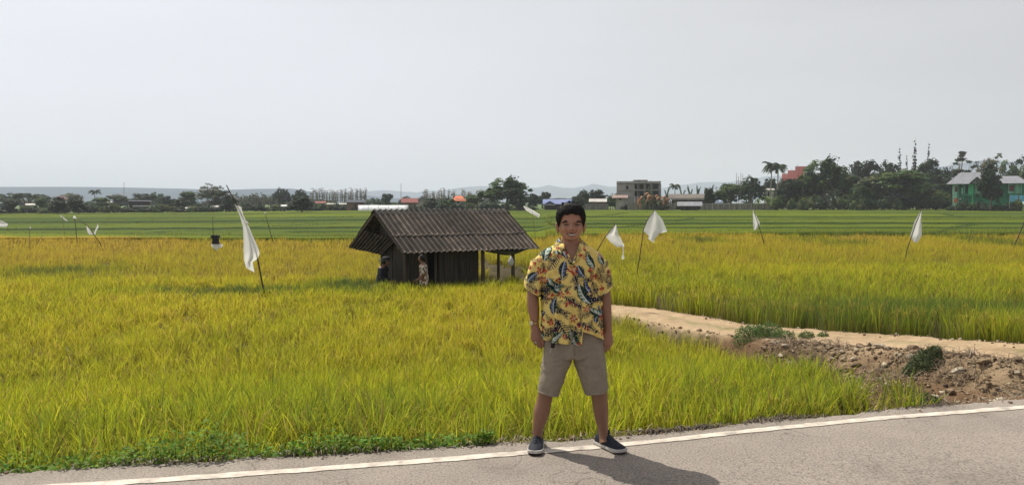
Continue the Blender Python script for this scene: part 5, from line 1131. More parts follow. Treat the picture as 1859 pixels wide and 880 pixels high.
nas = np.clip((gx(1029.0, 420.5, 1.0, 5.0, .5) + gx(1045.5, 420.5, 1.0, 5.0, -.5) + .7 * gx(1026.5, 412, 5, .8) + .7 * gx(1047, 412, 5, .8)) * front, 0, 1)[:, None]; cols = cols * (1 - .38 * nas)
noser = np.clip((gx(1034, 418.3, 1.5, .8) + gx(1040.3, 418.3, 1.5, .8)) * front, 0, 1)[:, None]; cols = cols * (1 - .6 * noser)
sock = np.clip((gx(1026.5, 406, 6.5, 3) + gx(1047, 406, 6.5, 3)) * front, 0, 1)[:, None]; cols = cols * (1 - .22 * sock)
chk = np.clip((gx(1024, 416, 6, 4) + gx(1049.5, 416, 6, 4)) * front, 0, 1)[:, None]; cols = cols * (1 + chk * np.array([.16, .02, .0]))
def skin_mat():
    m, n, out = new_mat('skin'); L = n.links.new
    a = n.nodes.new('ShaderNodeVertexColor'); a.layer_name = 'Col'
    b = n.nodes.new('ShaderNodeBsdfPrincipled'); b.inputs['Roughness'].default_value = .48; b.inputs['Specular IOR Level'].default_value = .4
    b.inputs['Subsurface Weight'].default_value = .12; b.inputs['Subsurface Radius'].default_value = (.02, .008, .004); b.inputs['Subsurface Scale'].default_value = .4
    L(a.outputs[0], b.inputs['Base Color'])
    t = n.nodes.new('ShaderNodeTexCoord'); ns = n.nodes.new('ShaderNodeTexNoise'); ns.inputs['Scale'].default_value = 220; ns.inputs['Detail'].default_value = 3; L(t.outputs['Object'], ns.inputs['Vector'])
    bp = n.nodes.new('ShaderNodeBump'); bp.inputs['Strength'].default_value = .25; bp.inputs['Distance'].default_value = .003; L(ns.outputs[0], bp.inputs['Height']); L(bp.outputs[0], b.inputs['Normal']); L(b.outputs[0], out.inputs[0])
    return m
skm = skin_mat()
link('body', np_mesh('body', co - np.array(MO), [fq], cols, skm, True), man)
# eyes, brows, teeth
blk = surf('hair_black', (.008, .007, .007), (.015, .012, .011), scale=30, rough=.62, bump=0, spec=.25)
def mp_face(px, py, d): return Mp(px, py, d)
for s in (-1, 1):
    m = MB(); cx = 1026.5 if s < 0 else 1047
    m.tube([mp_face(cx + t_ * 4.9, 408.0 - (1 - t_ * t_) * .5, -25.6 + abs(t_) * 1.1 - (0 if s < 0 else 0)) for t_ in (-1, -.5, 0, .5, 1)], [.3 * PX, .7 * PX, .95 * PX, .7 * PX, .3 * PX], 8)
    m.build('eye', surf('eye_dark', (.02, .015, .012), rough=.2, bump=0, spec=.6), man, True, off=MO)
    m = MB(); bx = 1025.5 if s < 0 else 1048.5
    m.tube([mp_face(bx + s * -1 * (-6.5 + 13 * i / 6), (403.4, 401.6, 400.6, 400.2, 400.6, 401.4, 402.4)[i] + .8, -25.0 + (3.0, 1.6, .7, .2, 0, 0, .3)[i]) for i in range(7)], [(.35 * PX, .7 * PX), (.6 * PX, 1.2 * PX), (.8 * PX, 1.5 * PX), (.8 * PX, 1.6 * PX), (.8 * PX, 1.5 * PX), (.7 * PX, 1.3 * PX), (.4 * PX, .8 * PX)], 8, ax=Vector((0, 1, 0)))
    m.build('eyebrow', blk, man, True, off=MO)
m = MB(); g_ = []
for j in range(4):
    for i in range(13):
        t_ = i / 6 - 1; hh = (1.75 * (1 - abs(t_) ** 2.2) + .12)
        g_.append(mp_face(1036.6 + t_ * 7.6, 423.9 - abs(t_) ** 2 * 1.0 + hh * j / 3 * 1.2, -27.3 + 2.9 * t_ * t_))
m.add(g_, [(j * 13 + i, j * 13 + i + 1, j * 13 + i + 14, j * 13 + i + 13) for j in range(3) for i in range(12)])
m.build('teeth', surf('tooth', (.62, .57, .47), (.52, .46, .38), scale=80, rough=.3, bump=0), man, True, off=MO)
# hair: cap plus many locks
rh = np.random.RandomState(21); m = MB()
V = []; hnr = 26; hnu = 64
def hairline(a):        # a: 0 at front, pi at back ; returns lowest row py
    f = abs(a); return np.interp(f, [0, .3, .55, .8, 1.0, 1.25, 1.6, 2.2, 3.2], [386.5, 389, 388, 392, 400, 411, 405, 420, 425])
def head_at(py): 
    r_ = np.array(hrows); return [float(np.interp(py, r_[:, 0], r_[:, i])) for i in (1, 2, 3)]
def scalp(a, t, lift=1.0):
    yl = float(hairline(a)); py = 369.5 + (yl - 369.5) * t
    hw_, fr_, bk_ = head_at(max(py, 371.6)); k_ = sstep(369, 378, py); top_ = 1
    thick = (4.6 + 1.8 * math.sin(min(1, t * 1.4) * math.pi * .6)) * lift * (1 - .55 * max(0, t - .75) / .25)
    ex = thick * .7; sx = math.sin(a); cy = math.cos(a)
    q = math.sqrt(max(0, (py - 365.5) / 14)) if py < 379.5 else 1.0
    hw2 = max(hw_, 17 * q if py < 379.5 else 0) + ex; fr2 = max(fr_, 19 * q if py < 379.5 else 0) + ex; bk2 = max(bk_, 20 * q if py < 379.5 else 0) + ex
    return (hx + math.copysign(abs(sx) ** .88, sx) * hw2, py - thick * .45 * (1 - t), -cy * (fr2 if cy > 0 else bk2) - 2)
for i in range(hnr + 1):
    for j in range(hnu):
        a = -math.pi + 2 * math.pi * j / hnu; x_, y_, d_ = scalp(a, max(.02, i / hnr), .75 + .25 * float(vnoise(j * .55, i * .6)))
        V.append(Mp(x_, y_, d_))
m.add(V, [(i * hnu + j, i * hnu + (j + 1) % hnu, (i + 1) * hnu + (j + 1) % hnu, (i + 1) * hnu + j) for i in range(hnr) for j in range(hnu)] + [tuple(range(hnu))])
for _ in range(2600):
    a = rh.uniform(-math.pi, math.pi); t = rh.uniform(0, .92) ** .8
    x0, y0, d0 = scalp(a, t, .75); ln = rh.uniform(.2, .5); drift = rh.uniform(-.18, .18) + .12
    pts = [Mp(x0, y0 + .8, d0)]
    for s_ in (.5, 1.0):
        x1, y1, d1 = scalp(a + drift * s_ * (.5 + .5 * abs(math.sin(a))), min(t + ln * s_, 1.03), .85 + .45 * s_ * rh.uniform(.3, 1.2))
        pts.append(Mp(x1, y1, d1))
    if (pts[0] - pts[1]).length > .001: m.tube(pts, [.6 * PX, .65 * PX, .1 * PX], 4, flat=.6)
for (x0, x1, y1) in [(1030, 1033, 363.5), (1033, 1036, 364.5), (1027, 1029, 366), (1038, 1042, 366), (1044, 1048, 367.5), (1022, 1022, 369)]:
    for _ in range(10):
        jx = rh.uniform(-2, 2); m.tube([Mp(x0 + jx, 373, -6 + jx), Mp((x0 + x1) / 2 + jx - 1, 368, -9 + jx), Mp(x1 + jx * .6, y1 + rh.uniform(0, 2), -9)], [1.2 * PX, .9 * PX, .15 * PX], 5)
m.build('hair', blk, man, True, off=MO)

# ------------------------------------------------------------------ shorts
S = MB()
limb(S, lerp_pts([(1040, 590, 0, 51, 33), (1041, 605, 0, 53, 34), (1041.5, 622, 0, 55, 35), (1042, 636, 0, 55.5, 34), (1042, 646, 0, 52, 31)]), 40)
limb(S, lerp_pts([(1016, 620, 0, 28, 31), (1012.5, 645, 0, 27.5, 30), (1007, 665, 0, 25.0, 28), (1002, 685, 0, 23.0, 26.5), (997.5, 703, 0, 21.0, 25), (995.3, 713, 0, 20.4, 24.6)]), 36)
limb(S, lerp_pts([(1066, 620, 0, 29, 31), (1069, 645, 0, 29, 30), (1073.5, 665, 0, 27.5, 28), (1077.5, 685, 0, 25.5, 26.5), (1080.8, 702, 0, 23.3, 25), (1082.3, 711, 0, 22.0, 24.6)]), 36)
co, fq, nr = remesh(S, 0.0042, 4, .5)
xx, zz = (co[:, 0]) / PX, co[:, 2] / PX
qx = 929.5 + co[:, 0] / PX; up = co[:, 2] / PX
fold = (fbm(co[:, 0] * 14, co[:, 1] * 9, co[:, 2] * 26) - .5) * 3.2 + (fbm(co[:, 0] * 40, co[:, 1] * 20, co[:, 2] * 60) - .5) * 1.1
crz = P(1037, 648, YM).z; cxm = P(1037, 648, YM).x
dxm = (co[:, 0] - cxm) / PX; dzm = (co[:, 2] - crz) / PX
for s, a0 in ((1, .35), (1, .8), (-1, .3), (-1, .75), (1, 1.2), (-1, 1.15)):   # creases fanning from the crotch
    al = np.arctan2(np.abs(dzm) + .1, s * dxm); rr_ = np.hypot(dxm, dzm); fold = fold + 1.1 * np.exp(-((al - a0) * rr_ / 3.2) ** 2) * sstep(3, 9, rr_) * sstep(42, 22, rr_) * (s * dxm > 0) * (np.sign(a0 * 0 + 1))
hem = sstep(P(1000, 707.5, YM).z, P(1000, 709.5, YM).z, co[:, 2])
fold = fold - .9 * np.exp(-((co[:, 2] - P(1000, 706.5, YM).z) / (1.2 * PX)) ** 2)
fold = fold - 1.0 * np.exp(-((qx - 1040.5 - 0) / 1.1) ** 2) * (co[:, 1] < YM) * (co[:, 2] > crz)                 # fly
for s, x0, y0, x1, y1 in ((-1, 1000, 612, 988, 640), (1, 1086, 612, 1096, 640)):   # slanted pockets
    p0, p1 = P(x0, y0, YM), P(x1, y1, YM); ex, ez = p1.x - p0.x, p1.z - p0.z; t_ = np.clip(((co[:, 0] - p0.x) * ex + (co[:, 2] - p0.z) * ez) / (ex * ex + ez * ez), 0, 1)
    di = np.hypot(co[:, 0] - p0.x - t_ * ex, co[:, 2] - p0.z - t_ * ez) / PX; fold = fold - 1.3 * np.exp(-(di / 1.2) ** 2) * (co[:, 1] < YM)
co = co + nr * (fold * PX)[:, None]
cc = np.broadcast_to(np.array([1, 1, 1.0]), co.shape) * (.94 + .12 * fbm(co[:, 0] * 30, co[:, 1] * 30, co[:, 2] * 30))[:, None]
khaki = surf('khaki_cotton', (0.265, 0.225, 0.172), (0.225, 0.19, 0.145), scale=14, rough=.9, bump=.35, bscale=300, attr=True, spec=.1, dist=.002)
link('shorts', np_mesh('shorts', co - np.array(MO), [fq], cc, khaki, True), man)
m = MB(); m.bar(Mp(1040.5, 604, -36), Mp(1040.5, 640, -34.5), .004, .004); m.build('fly_seam', surf('seam', (.2, .16, .12), bump=0), man, off=MO)

# ------------------------------------------------------------------ shirt
srows = [  # py, x left, x right, half depth front, half depth back, hem drop marker
 (441.5, 1016, 1056, 17, 18), (445, 1007, 1064, 21, 21), (449, 997, 1073, 24, 23), (454, 986, 1082, 26, 25), (460, 977, 1087, 28.5, 27), (468, 975.5, 1090, 31, 29), (480, 977, 1090.5, 34, 31), (500, 980, 1090, 37, 32), (525, 982.5, 1090.5, 38.5, 32.5), (550, 984, 1092.5, 39.5, 32.5), (575, 983.5, 1094.5, 40.5, 32.5), (595, 983, 1096.5, 41.5, 33), (612, 982.5, 1098, 42, 34)]
sr = lerp_pts(srows, 20); NU = 420
def shirt_pt(row, a):
    py, xl, xr, fr_, bk_ = row; cx = (xl + xr) / 2; hw_ = (xr - xl) / 2
    sx, cy = math.sin(a), math.cos(a)         # a=0 faces the camera
    ex = .82; x = cx + math.copysign(abs(sx) ** ex, sx) * hw_; d = -math.copysign(abs(cy) ** ex, cy) * (fr_ if cy > 0 else bk_)
    return x, py, d
Vp = np.array([[shirt_pt(r, -math.pi + 2 * math.pi * j / NU) for j in range(NU)] for r in sr])     # rows, cols, (px,py,d)
A_ang = np.linspace(-math.pi, math.pi, NU, endpoint=False)[None, :] * np.ones((len(sr), 1))
px0, py0, dd0 = Vp[..., 0].copy(), Vp[..., 1].copy(), Vp[..., 2].copy()
# hem line rises towards the open corner in front
hemf = np.interp(px0, [983, 990, 1020, 1045, 1052.5, 1053.5, 1062, 1075, 1088, 1094, 1099], [611, 613, 617, 618.5, 617.5, 594, 597, 602, 609, 613, 611])
hemb = 613.0; hem_ = np.where(dd0 < 0, hemf, hemb)
t_h = np.clip((py0 - 545) / (612 - 545), 0, 1); py1 = py0 + t_h * (hem_ - 612) 
# folds
th = A_ang
wav = np.sin(th * 9 + 1.3 * np.sin(py0 * .03)) * 1.0 + np.sin(th * 17 + py0 * .03) * .6
fold = wav * sstep(500, 612, py0) * 2.4 + (fbm(px0 * .055, py0 * .03, dd0 * .05) - .5) * 9 + (fbm(px0 * .16, py0 * .07, dd0 * .1) - .5) * 4.2
for (x0, y0, x1, y1, am, wd) in [(985, 520, 1010, 500, 2.0, 4), (984, 545, 1012, 520, 2.0, 4), (1090, 520, 1066, 498, 2.0, 4), (1092, 550, 1066, 522, 2.0, 4), (1000, 470, 1008, 530, 1.4, 4), (1072, 470, 1066, 530, 1.4, 4), (1010, 560, 1003, 612, 2.2, 4), (1048, 540, 1046, 612, 1.8, 3.5), (1078, 555, 1082, 605, 2.2, 4), (1028, 570, 1026, 615, 1.8, 4)]:
    ex, ez = x1 - x0, y1 - y0; tt = np.clip(((px0 - x0) * ex + (py0 - y0) * ez) / (ex * ex + ez * ez), 0, 1)
    di = np.hypot(px0 - x0 - tt * ex, py0 - y0 - tt * ez); am = am * 1.7; fold = fold + (am * np.exp(-(di / wd) ** 2) - am * .8 * np.exp(-((di - wd * 1.6) / wd) ** 2)) * (dd0 < 0)
fold = (fold - 1.2) * sstep(441, 456, py0)
r_out = fold
nxv = np.sin(A_ang); nyv = -np.cos(A_ang)
pxf = px0 + nxv * r_out * .75; ddf = dd0 + nyv * r_out
pyf = py1
SV = np.array([[Mp(pxf[i, j], pyf[i, j], ddf[i, j]) for j in range(NU)] for i in range(len(sr))]).reshape(-1, 3)
idx = np.arange(len(sr) * NU).reshape(len(sr), NU); nx_ = np.roll(idx, -1, 1)
SF = np.stack([idx[:-1], nx_[:-1], nx_[1:], idx[1:]], -1).reshape(-1, 4)
fc = np.stack([np.roll(px0, 0, 1)[:-1], py0[:-1], dd0[:-1]], -1).reshape(-1, 3)
vh = np.interp(fc[:, 1], [441, 474], [14.5, 0])
inV = (fc[:, 2] < 2) & (fc[:, 1] < 473.5) & (np.abs(fc[:, 0] - 1036) < vh)
SF = SF[~inV]
pat_px = [np.where(dd0.ravel() < 0, px0.ravel(), 2075 + 300 - px0.ravel())]; pat_py = [py0.ravel()]
all_v = [SV]; all_f = [SF]; base = len(SV)
def sleeve(rows):
    global base
    rr_ = lerp_pts(rows, 24); n = 150; pv = []; pp = []; qq = []
    for i, (x, y, d, rx_, ry_, tilt) in enumerate(rr_):
        for j in range(n):
            a = 2 * math.pi * j / n; ox = math.cos(a) * rx_; oy = math.sin(a) * ry_
            f_ = (float(vnoise(i * .07 + x * .1, j * .054, 3)) - .5) * 5 * min(1, i / 20) * (1 if 0 < j < n - 1 else .5) + math.sin(a * 5 + 1) * .7 * i / len(rr_)
            X_ = x + ox + math.cos(a) * f_ * .6; Y_ = y + ox * tilt; D_ = d + oy + math.sin(a) * f_
            pv.append(Mp(X_, Y_, D_)); pp.append(X_ if oy < 0 else 2300 - X_); qq.append(Y_)
    ix = np.arange(len(rr_) * n).reshape(len(rr_), n); nn = np.roll(ix, -1, 1)
    all_v.append(np.array(pv)); all_f.append(np.stack([ix[:-1], nn[:-1], nn[1:], ix[1:]], -1).reshape(-1, 4) + base); base += len(pv)
    pat_px.append(np.array(pp)); pat_py.append(np.array(qq))
sleeve([(996, 452, 1, 8, 16, -.3), (986.5, 461, 1, 14, 21, -.55), (979.5, 476, 1, 15.5, 22, .1), (974, 495, 1, 15.5, 21.5, .35), (969.5, 514, 1, 15.5, 21, .5), (966.3, 529.5, 1, 15.2, 20.5, .62)])
sleeve([(1068, 452, 1, 8, 16, .3), (1080, 461, 1, 14, 21, .55), (1086.5, 476, 1, 15.0, 22, -.1), (1091.5, 495, 1, 14.8, 21.5, -.45), (1095.5, 514, 1, 14.2, 21, -.7), (1098, 530.5, 1, 13.4, 20.5, -.85)])
# collar flaps and back band
def flap(inner, outer, lift):
    global base
    k1, k2 = 44, 24; pv = []; pp = []; qq = []
    inner = np.array(inner, float); outer = np.array(outer, float)
    for layer in (0, 1):
        for i in range(k1 + 1):
            s = i / k1
            a = [np.interp(s, np.linspace(0, 1, len(inner)), inner[:, c]) for c in range(3)]; b = [np.interp(s, np.linspace(0, 1, len(outer)), outer[:, c]) for c in range(3)]
            for j in range(k2 + 1):
                t = j / k2; q = [a[c] * (1 - t) + b[c] * t for c in range(3)]; q[2] -= lift * math.sin(math.pi * min(1, t + .1)) - (layer * 1.2)
                pv.append(Mp(*q)); pp.append(q[0] + 40); qq.append(q[1] + 60)
    w_ = k2 + 1; h_ = (k1 + 1) * w_; f = []
    for i in range(k1):
        for j in range(k2): o = i * w_ + j; f += [(o, o + 1, o + w_ + 1, o + w_), (o + h_, o + w_ + h_, o + w_ + 1 + h_, o + 1 + h_)]
    for i in range(k1): o = i * w_; f += [(o, o + w_, o + w_ + h_, o + h_), (o + k2, o + k2 + h_, o + k2 + w_ + h_, o + k2 + w_)]
    for j in range(k2): f += [(j, j + h_, j + 1 + h_, j + 1), (k1 * w_ + j, k1 * w_ + j + 1, k1 * w_ + j + 1 + h_, k1 * w_ + j + h_)]
    return np.array(pv), np.array(f), np.array(pp), np.array(qq)
LF = flap([(1018.0, 430, 8), (1017.5, 437, -4), (1019.5, 447, -16), (1026, 459, -26), (1036.5, 474.5, -33.5)], [(1012.5, 435, 9), (1005, 444, -10), (1002, 457.5, -25), (1017, 459, -31), (1034, 474.5, -35)], 3.5)
RF = flap([(1054, 431, 8), (1054.2, 439, -4), (1052, 448, -16), (1046.5, 459, -26), (1036.5, 474.5, -34)], [(1059, 436, 9), (1066, 445, -10), (1069.5, 459, -25), (1055, 460, -31), (1038.5, 476, -35.5)], 3.5)
# --- print
rp = np.random.RandomState(9)
PXA = np.concatenate(pat_px + [LF[2], RF[2]]); PYA = np.concatenate(pat_py + [LF[3], RF[3]])
col = np.broadcast_to(np.array([0.80, 0.62, 0.20]), (len(PXA), 3)).copy() * (.95 + .1 * fbm(PXA * .05, PYA * .05))[:, None]
NAVY = np.array([.012, .020, .055]); DGR = np.array([.012, .040, .030]); PALE = np.array([.50, .58, .50]); WH = np.array([.66, .66, .58]); RED = np.array([.36, .05, .035]); ORG = np.array([.62, .20, .10]); MGR = np.array([.10, .20, .12]); LBL = np.array([.16, .20, .36])
def setc(m, c): col[m] = c
def motif_leaf(cx, cy, L, W, ang, flip=False, blue=False):
    c_, s_ = math.cos(ang), math.sin(ang); dx, dy = PXA - cx, PYA - cy; u = (dx * c_ + dy * s_) / (L / 2 * 1.08); v = (-dx * s_ + dy * c_) / (W / 2) / 1.12; v = v + .35 * (u * u - .4)
    if flip: v = -v
    env = np.clip(1 - np.abs(u) ** 2.2, 0, 1) ** .8; ins = (np.abs(u) < 1) & (np.abs(v) < env * (1 + .10 * np.sin(u * 26)))
    st_ = np.sin(u * 17 + np.abs(v) * 5)
    setc(ins & (v > 0), NAVY if blue else DGR); setc(ins & (v > 0) & (st_ > .75), MGR * .8)
    setc(ins & (v <= 0), LBL if blue else PALE); setc(ins & (v <= 0) & (st_ > .45), MGR if not blue else NAVY); setc(ins & (v < -env * .72), DGR)
    setc((np.abs(u) < 1.08) & (np.abs(v) < .10), WH)
def motif_frond(cx, cy, L, W, ang, c1=NAVY):
    c_, s_ = math.cos(ang), math.sin(ang); dx, dy = PXA - cx, PYA - cy; u = (dx * c_ + dy * s_) / (L / 2 * 1.15); v = (-dx * s_ + dy * c_) / (W / 2 * 1.1)
    env = np.clip(1 - np.abs(u) ** 1.6, 0, 1) ** .6; ph = u * 4.6 - np.abs(v) * 1.1
    fr_ = np.abs((ph % 1) - .5) * 2
    setc((np.abs(u) < 1) & (np.abs(v) < env) & (fr_ < .58 * (1 - .5 * np.abs(v))), c1); setc((np.abs(u) < 1.05) & (np.abs(v) < .07), c1)
def motif_flower(cx, cy, R_, ph=0, c1=RED, c2=ORG):
    dx, dy = PXA - cx, PYA - cy; r = np.hypot(dx, dy) / R_; a = np.arctan2(dy, dx) + ph
    pet = np.abs(np.cos(a * 3)) ** 1.5; setc((r < .25 + .75 * pet) & (pet > .35) & (r < 1), c1); setc((r < .6 * pet) & (pet > .6), c2); setc(r < .16, WH)
def motif_sprig(cx, cy, R_):
    for k in range(7): 
        a = rp.uniform(0, 6.28); q = rp.uniform(.2, 1) * R_; dx, dy = PXA - cx - math.cos(a) * q, PYA - cy - math.sin(a) * q; setc(np.hypot(dx, dy * .8) < 1.6, ORG if k % 2 else RED)
# back and sides: free scatter first
for _ in range(46):
    cx, cy = rp.uniform(1240, 1400), rp.uniform(445, 612); kd = rp.randint(3)
    if kd == 0: motif_leaf(cx, cy, rp.uniform(28, 38), rp.uniform(11, 15), rp.uniform(0, 3.1), rp.rand() < .5, rp.rand() < .4)
    elif kd == 1: motif_frond(cx, cy, rp.uniform(24, 34), rp.uniform(14, 18), rp.uniform(0, 3.1))
    else: motif_flower(cx, cy, rp.uniform(5, 8), rp.rand())
for _ in range(95):   # filler sprays on the front
    cx, cy = rp.uniform(955, 1110), rp.uniform(450, 615)
    if rp.rand() < .6: motif_frond(cx, cy, rp.uniform(12, 20), rp.uniform(7, 11), rp.uniform(0, 3.1), DGR if rp.rand() < .5 else NAVY)
    else: motif_sprig(cx, cy, rp.uniform(3, 6))
for f in [(1003, 474, 30, 17, 2.2), (986, 485, 18, 12, 1.4), (965, 520, 20, 14, .6), (1036, 542, 28, 16, .55), (1028, 520, 14, 9, 2.4), (1045, 508, 30, 14, 1.25), (1058, 572, 26, 15, 2.6), (1020, 560, 24, 9, .1), (1070, 543, 24, 14, 1.5), (1088, 498, 24, 12, 1.3), (1100, 500, 20, 12, 1.8), (1088, 585, 30, 16, .7), (1018, 588, 34, 20, .9), (1000, 595, 24, 15, 2.4), (1066, 598, 30, 16, .3), (971, 545, 18, 12, .6), (1050, 484, 14, 9, .3), (1078, 520, 22, 12, 1.2), (988, 520, 24, 12, 1.6), (1105, 512, 18, 10, 2.0)]: motif_frond(*f)
for f in [(992, 455, 34, 13, 1.95, False, False), (1020, 486, 30, 13, 1.75, False, True), (1070, 472, 30, 13, 1.05, True, False), (1002, 515, 32, 15, .75, False, False), (1056, 530, 36, 16, 1.05, True, False), (1052, 490, 24, 11, 1.0, True, True), (966, 500, 22, 11, 2.4, False, True), (1003, 550, 30, 11, 1.75, True, True), (1080, 565, 32, 13, .5, False, False), (1039, 602, 34, 14, 1.0, True, False), (1006, 604, 28, 11, 2.3, False, False), (1030, 452, 18, 8, .9, False, False), (1089, 470, 20, 9, 1.2, True, False), (1062, 515, 26, 9, 1.3, False, True), (982, 600, 20, 9, 1.1, True, False), (1096, 540, 20, 9, 1.5, False, True)]: motif_leaf(*f)
for f in [(1039, 487, 9, .3), (984, 506, 8, .9), (1016, 530, 7, .2), (1062, 558, 9, .6), (995, 535, 6, .4), (1014, 462, 6, .2), (979, 470, 5, .3), (1072, 500, 6, .7), (1038, 570, 8, 1.0), (1091, 600, 7, .4), (1046, 612, 6, .2), (1104, 496, 5, .5), (1094, 465, 5, .1), (1022, 600, 5, .8)]: motif_flower(*f)
sm = leaf_mat('printed_shirt', trans=.16, rough=.75, spec=.15)
for _ in range(34):
    cx, cy = rp.uniform(957, 1108), rp.uniform(452, 614)
    if rp.rand() < .5: motif_frond(cx, cy, rp.uniform(14, 22), rp.uniform(8, 12), rp.uniform(0, 3.1), NAVY)
    elif rp.rand() < .6: motif_sprig(cx, cy, 5)
    else: motif_leaf(cx, cy, rp.uniform(12, 18), rp.uniform(5, 7), rp.uniform(0, 3.1), rp.rand() < .5, rp.rand() < .5)
nsh = len(np.concatenate(pat_px)); colS = col[:nsh]
shirt = link('shirt', np_mesh('shirt', np.concatenate(all_v) - np.array(MO), [np.concatenate(all_f)], colS, sm, True), man)
md = shirt.modifiers.new('cloth_thickness', 'SOLIDIFY'); md.thickness = .0018; md.offset = -1
a0 = nsh
for fl in (LF, RF):
    link('collar', np_mesh('collar', fl[0] - np.array(MO), [fl[1]], col[a0:a0 + len(fl[0])], sm, True), shirt); a0 += len(fl[0])
m = MB(); m.cc = (.80, .62, .20)
g = []
for i in range(25):
    a = math.pi * i / 24; x_ = 1036 + math.cos(a) * 20.5; d_ = 5 + math.sin(a) * 19
    for (oy, oo) in ((429, 0), (432, 1.5), (441, 4)): g.append(Mp(1036 + math.cos(a) * (17.3 + oo), oy + 2 * (1 - math.sin(a)), 5 + math.sin(a) * (18 + oo)))
m.add(g, [(i * 3 + j, i * 3 + j + 1, i * 3 + j + 4, i * 3 + j + 3) for i in range(24) for j in range(2)]); m.build('collar_band', sm, shirt, True, off=MO)
def front_d(px, py):
    r = [float(np.interp(py, [q[0] for q in srows], [q[i] for q in srows])) for i in range(5)]; cx = (r[1] + r[2]) / 2; s = min(.98, abs(px - cx) / ((r[2] - r[1]) / 2)); cs = math.sqrt(max(0, 1 - s ** (2 / .82))); return -r[3] * cs ** .82
for by in (486, 514, 542, 570): m = MB(); c_ = Mp(1040.5, by, front_d(1040, by) - 2.6); m.ell(c_, (1.5 * PX, .8 * PX, 1.5 * PX), 12, 8); m.build('button', surf('button_horn', (.5, .42, .28), bump=0, rough=.3), shirt, True, off=MO)

# ------------------------------------------------------------------ shoes
navy = surf('navy_knit', (0.008, 0.010, 0.016), (0.018, 0.021, 0.032), scale=60, rough=.75, bump=.5, bscale=180, dist=.003); solem = surf('sole_rubber', (0.52, 0.50, 0.45), (0.38, 0.36, 0.33), scale=20, rough=.6, bump=.2); tread = surf('tread_rubber', (.03, .03, .032), bump=0); lace = surf('lace_cord', (.035, .04, .055), (.06, .065, .08), scale=90, bump=0)
def shoe(ankle_px, yaw, toe_len=.185):
    ax_, ay_ = ankle_px; a0 = P(ax_, ay_, YM + .03); O = Vector((a0.x, a0.y, 0)); d = Vector((math.sin(yaw), -math.cos(yaw), 0)); s = Vector((math.cos(yaw), math.sin(yaw), 0))
    root = bpy.data.objects.new('shoe', None)
    # stations along the foot: t (m from ankle), half width, height of upper, centre shift
    stn = [(-.085, .020, .055), (-.078, .031, .078), (-.05, .037, .098), (-.015, .039, .104), (.02, .041, .101), (.05, .044, .088), (.08, .048, .074), (.11, .050, .063), (.14, .049, .056), (.165, .042, .049), (.182, .030, .040), (.190, .014, .030)]
    st2 = lerp_pts([(a, b, c, 0, 0) for a, b, c in stn], 4); V = []; n = 28; zs = .026
    for (t, hw_, hh, _, _) in st2:
        for j in range(n):
            a = 2 * math.pi * j / n; sx = math.cos(a); sz = math.sin(a)
            z = zs + (hh - zs) * max(0, sz) ** .85 if sz > 0 else zs - .006 * -sz
            wz = hw_ * (abs(sx) ** .75) * math.copysign(1, sx) * (1 if sz <= 0 else (1 - .25 * max(0, sz) ** 2)); V.append(O + d * t + s * wz + Vector((0, 0, z)))
    k = len(st2); m = MB(); m.add(V, [(i * n + j, i * n + (j + 1) % n, (i + 1) * n + (j + 1) % n, (i + 1) * n + j) for i in range(k - 1) for j in range(n)] + [tuple(range(n - 1, -1, -1)), tuple((k - 1) * n + j for j in range(n))])
    # padded collar round the ankle
    for i in range(20): pass
    m.tube([O + d * (-.012 + .040 * math.cos(a)) + s * (.034 * math.sin(a)) + Vector((0, 0, .101 + .010 * math.cos(a + math.pi) * 1 + (.012 if math.cos(a) > .6 else 0))) for a in np.linspace(0, 2 * math.pi, 21)], .0085, 8, cap=False)
    m.tube([O + d * .02 + Vector((0, 0, .10)), O + d * .028 + Vector((0, 0, .128))], [(.022, .005), (.018, .004)], 8, ax=s)
    sh = m.build('shoe', navy, man, True, off=MO)
    def slab(name, z0, z1, grow, mt):
        V = []
        for z, g_ in ((z0, grow - .003), ((z0 + z1) / 2, grow + .002), (z1, grow)):
            out_ = []
            for (t, hw_, hh, _, _) in st2: out_.append((t + (grow if t > .15 else -grow if t < -.07 else 0), hw_ * .98 + g_))
            toe = .012 * 0
            ring = [(t, w_) for t, w_ in out_] + [(t, -w_) for t, w_ in out_[::-1]]
            for t, w_ in ring: V.append(O + d * t + s * w_ + Vector((0, 0, z + max(0, t - .13) * .22 * (1 if z < z1 else .6))))
        r_ = len(V) // 3; m = MB(); m.add(V, [(i * r_ + (j + 1) % r_, i * r_ + j, (i + 1) * r_ + j, (i + 1) * r_ + (j + 1) % r_) for i in range(2) for j in range(r_)] + [tuple(range(r_)), tuple(2 * r_ + j for j in range(r_ - 1, -1, -1))]); return m.build(name, mt, sh, False, off=MO)
    slab('sole', .005, .030, .004, solem); slab('outsole', .001, .0055, .001, tread)
    for i in range(5):
        t = .045 + i * .016; h_ = float(np.interp(t, [q[0] for q in stn], [q[2] for q in stn])); m = MB()
        m.tube([O + d * t + s * -.022 + Vector((0, 0, h_ * .93)), O + d * (t + .004) + Vector((0, 0, h_ + .004)), O + d * t + s * .022 + Vector((0, 0, h_ * .93))], .003, 6); m.build('lace', lace, sh, True, off=MO)
shoe((976, 803), -.16); shoe((1098.5, 800), .62)
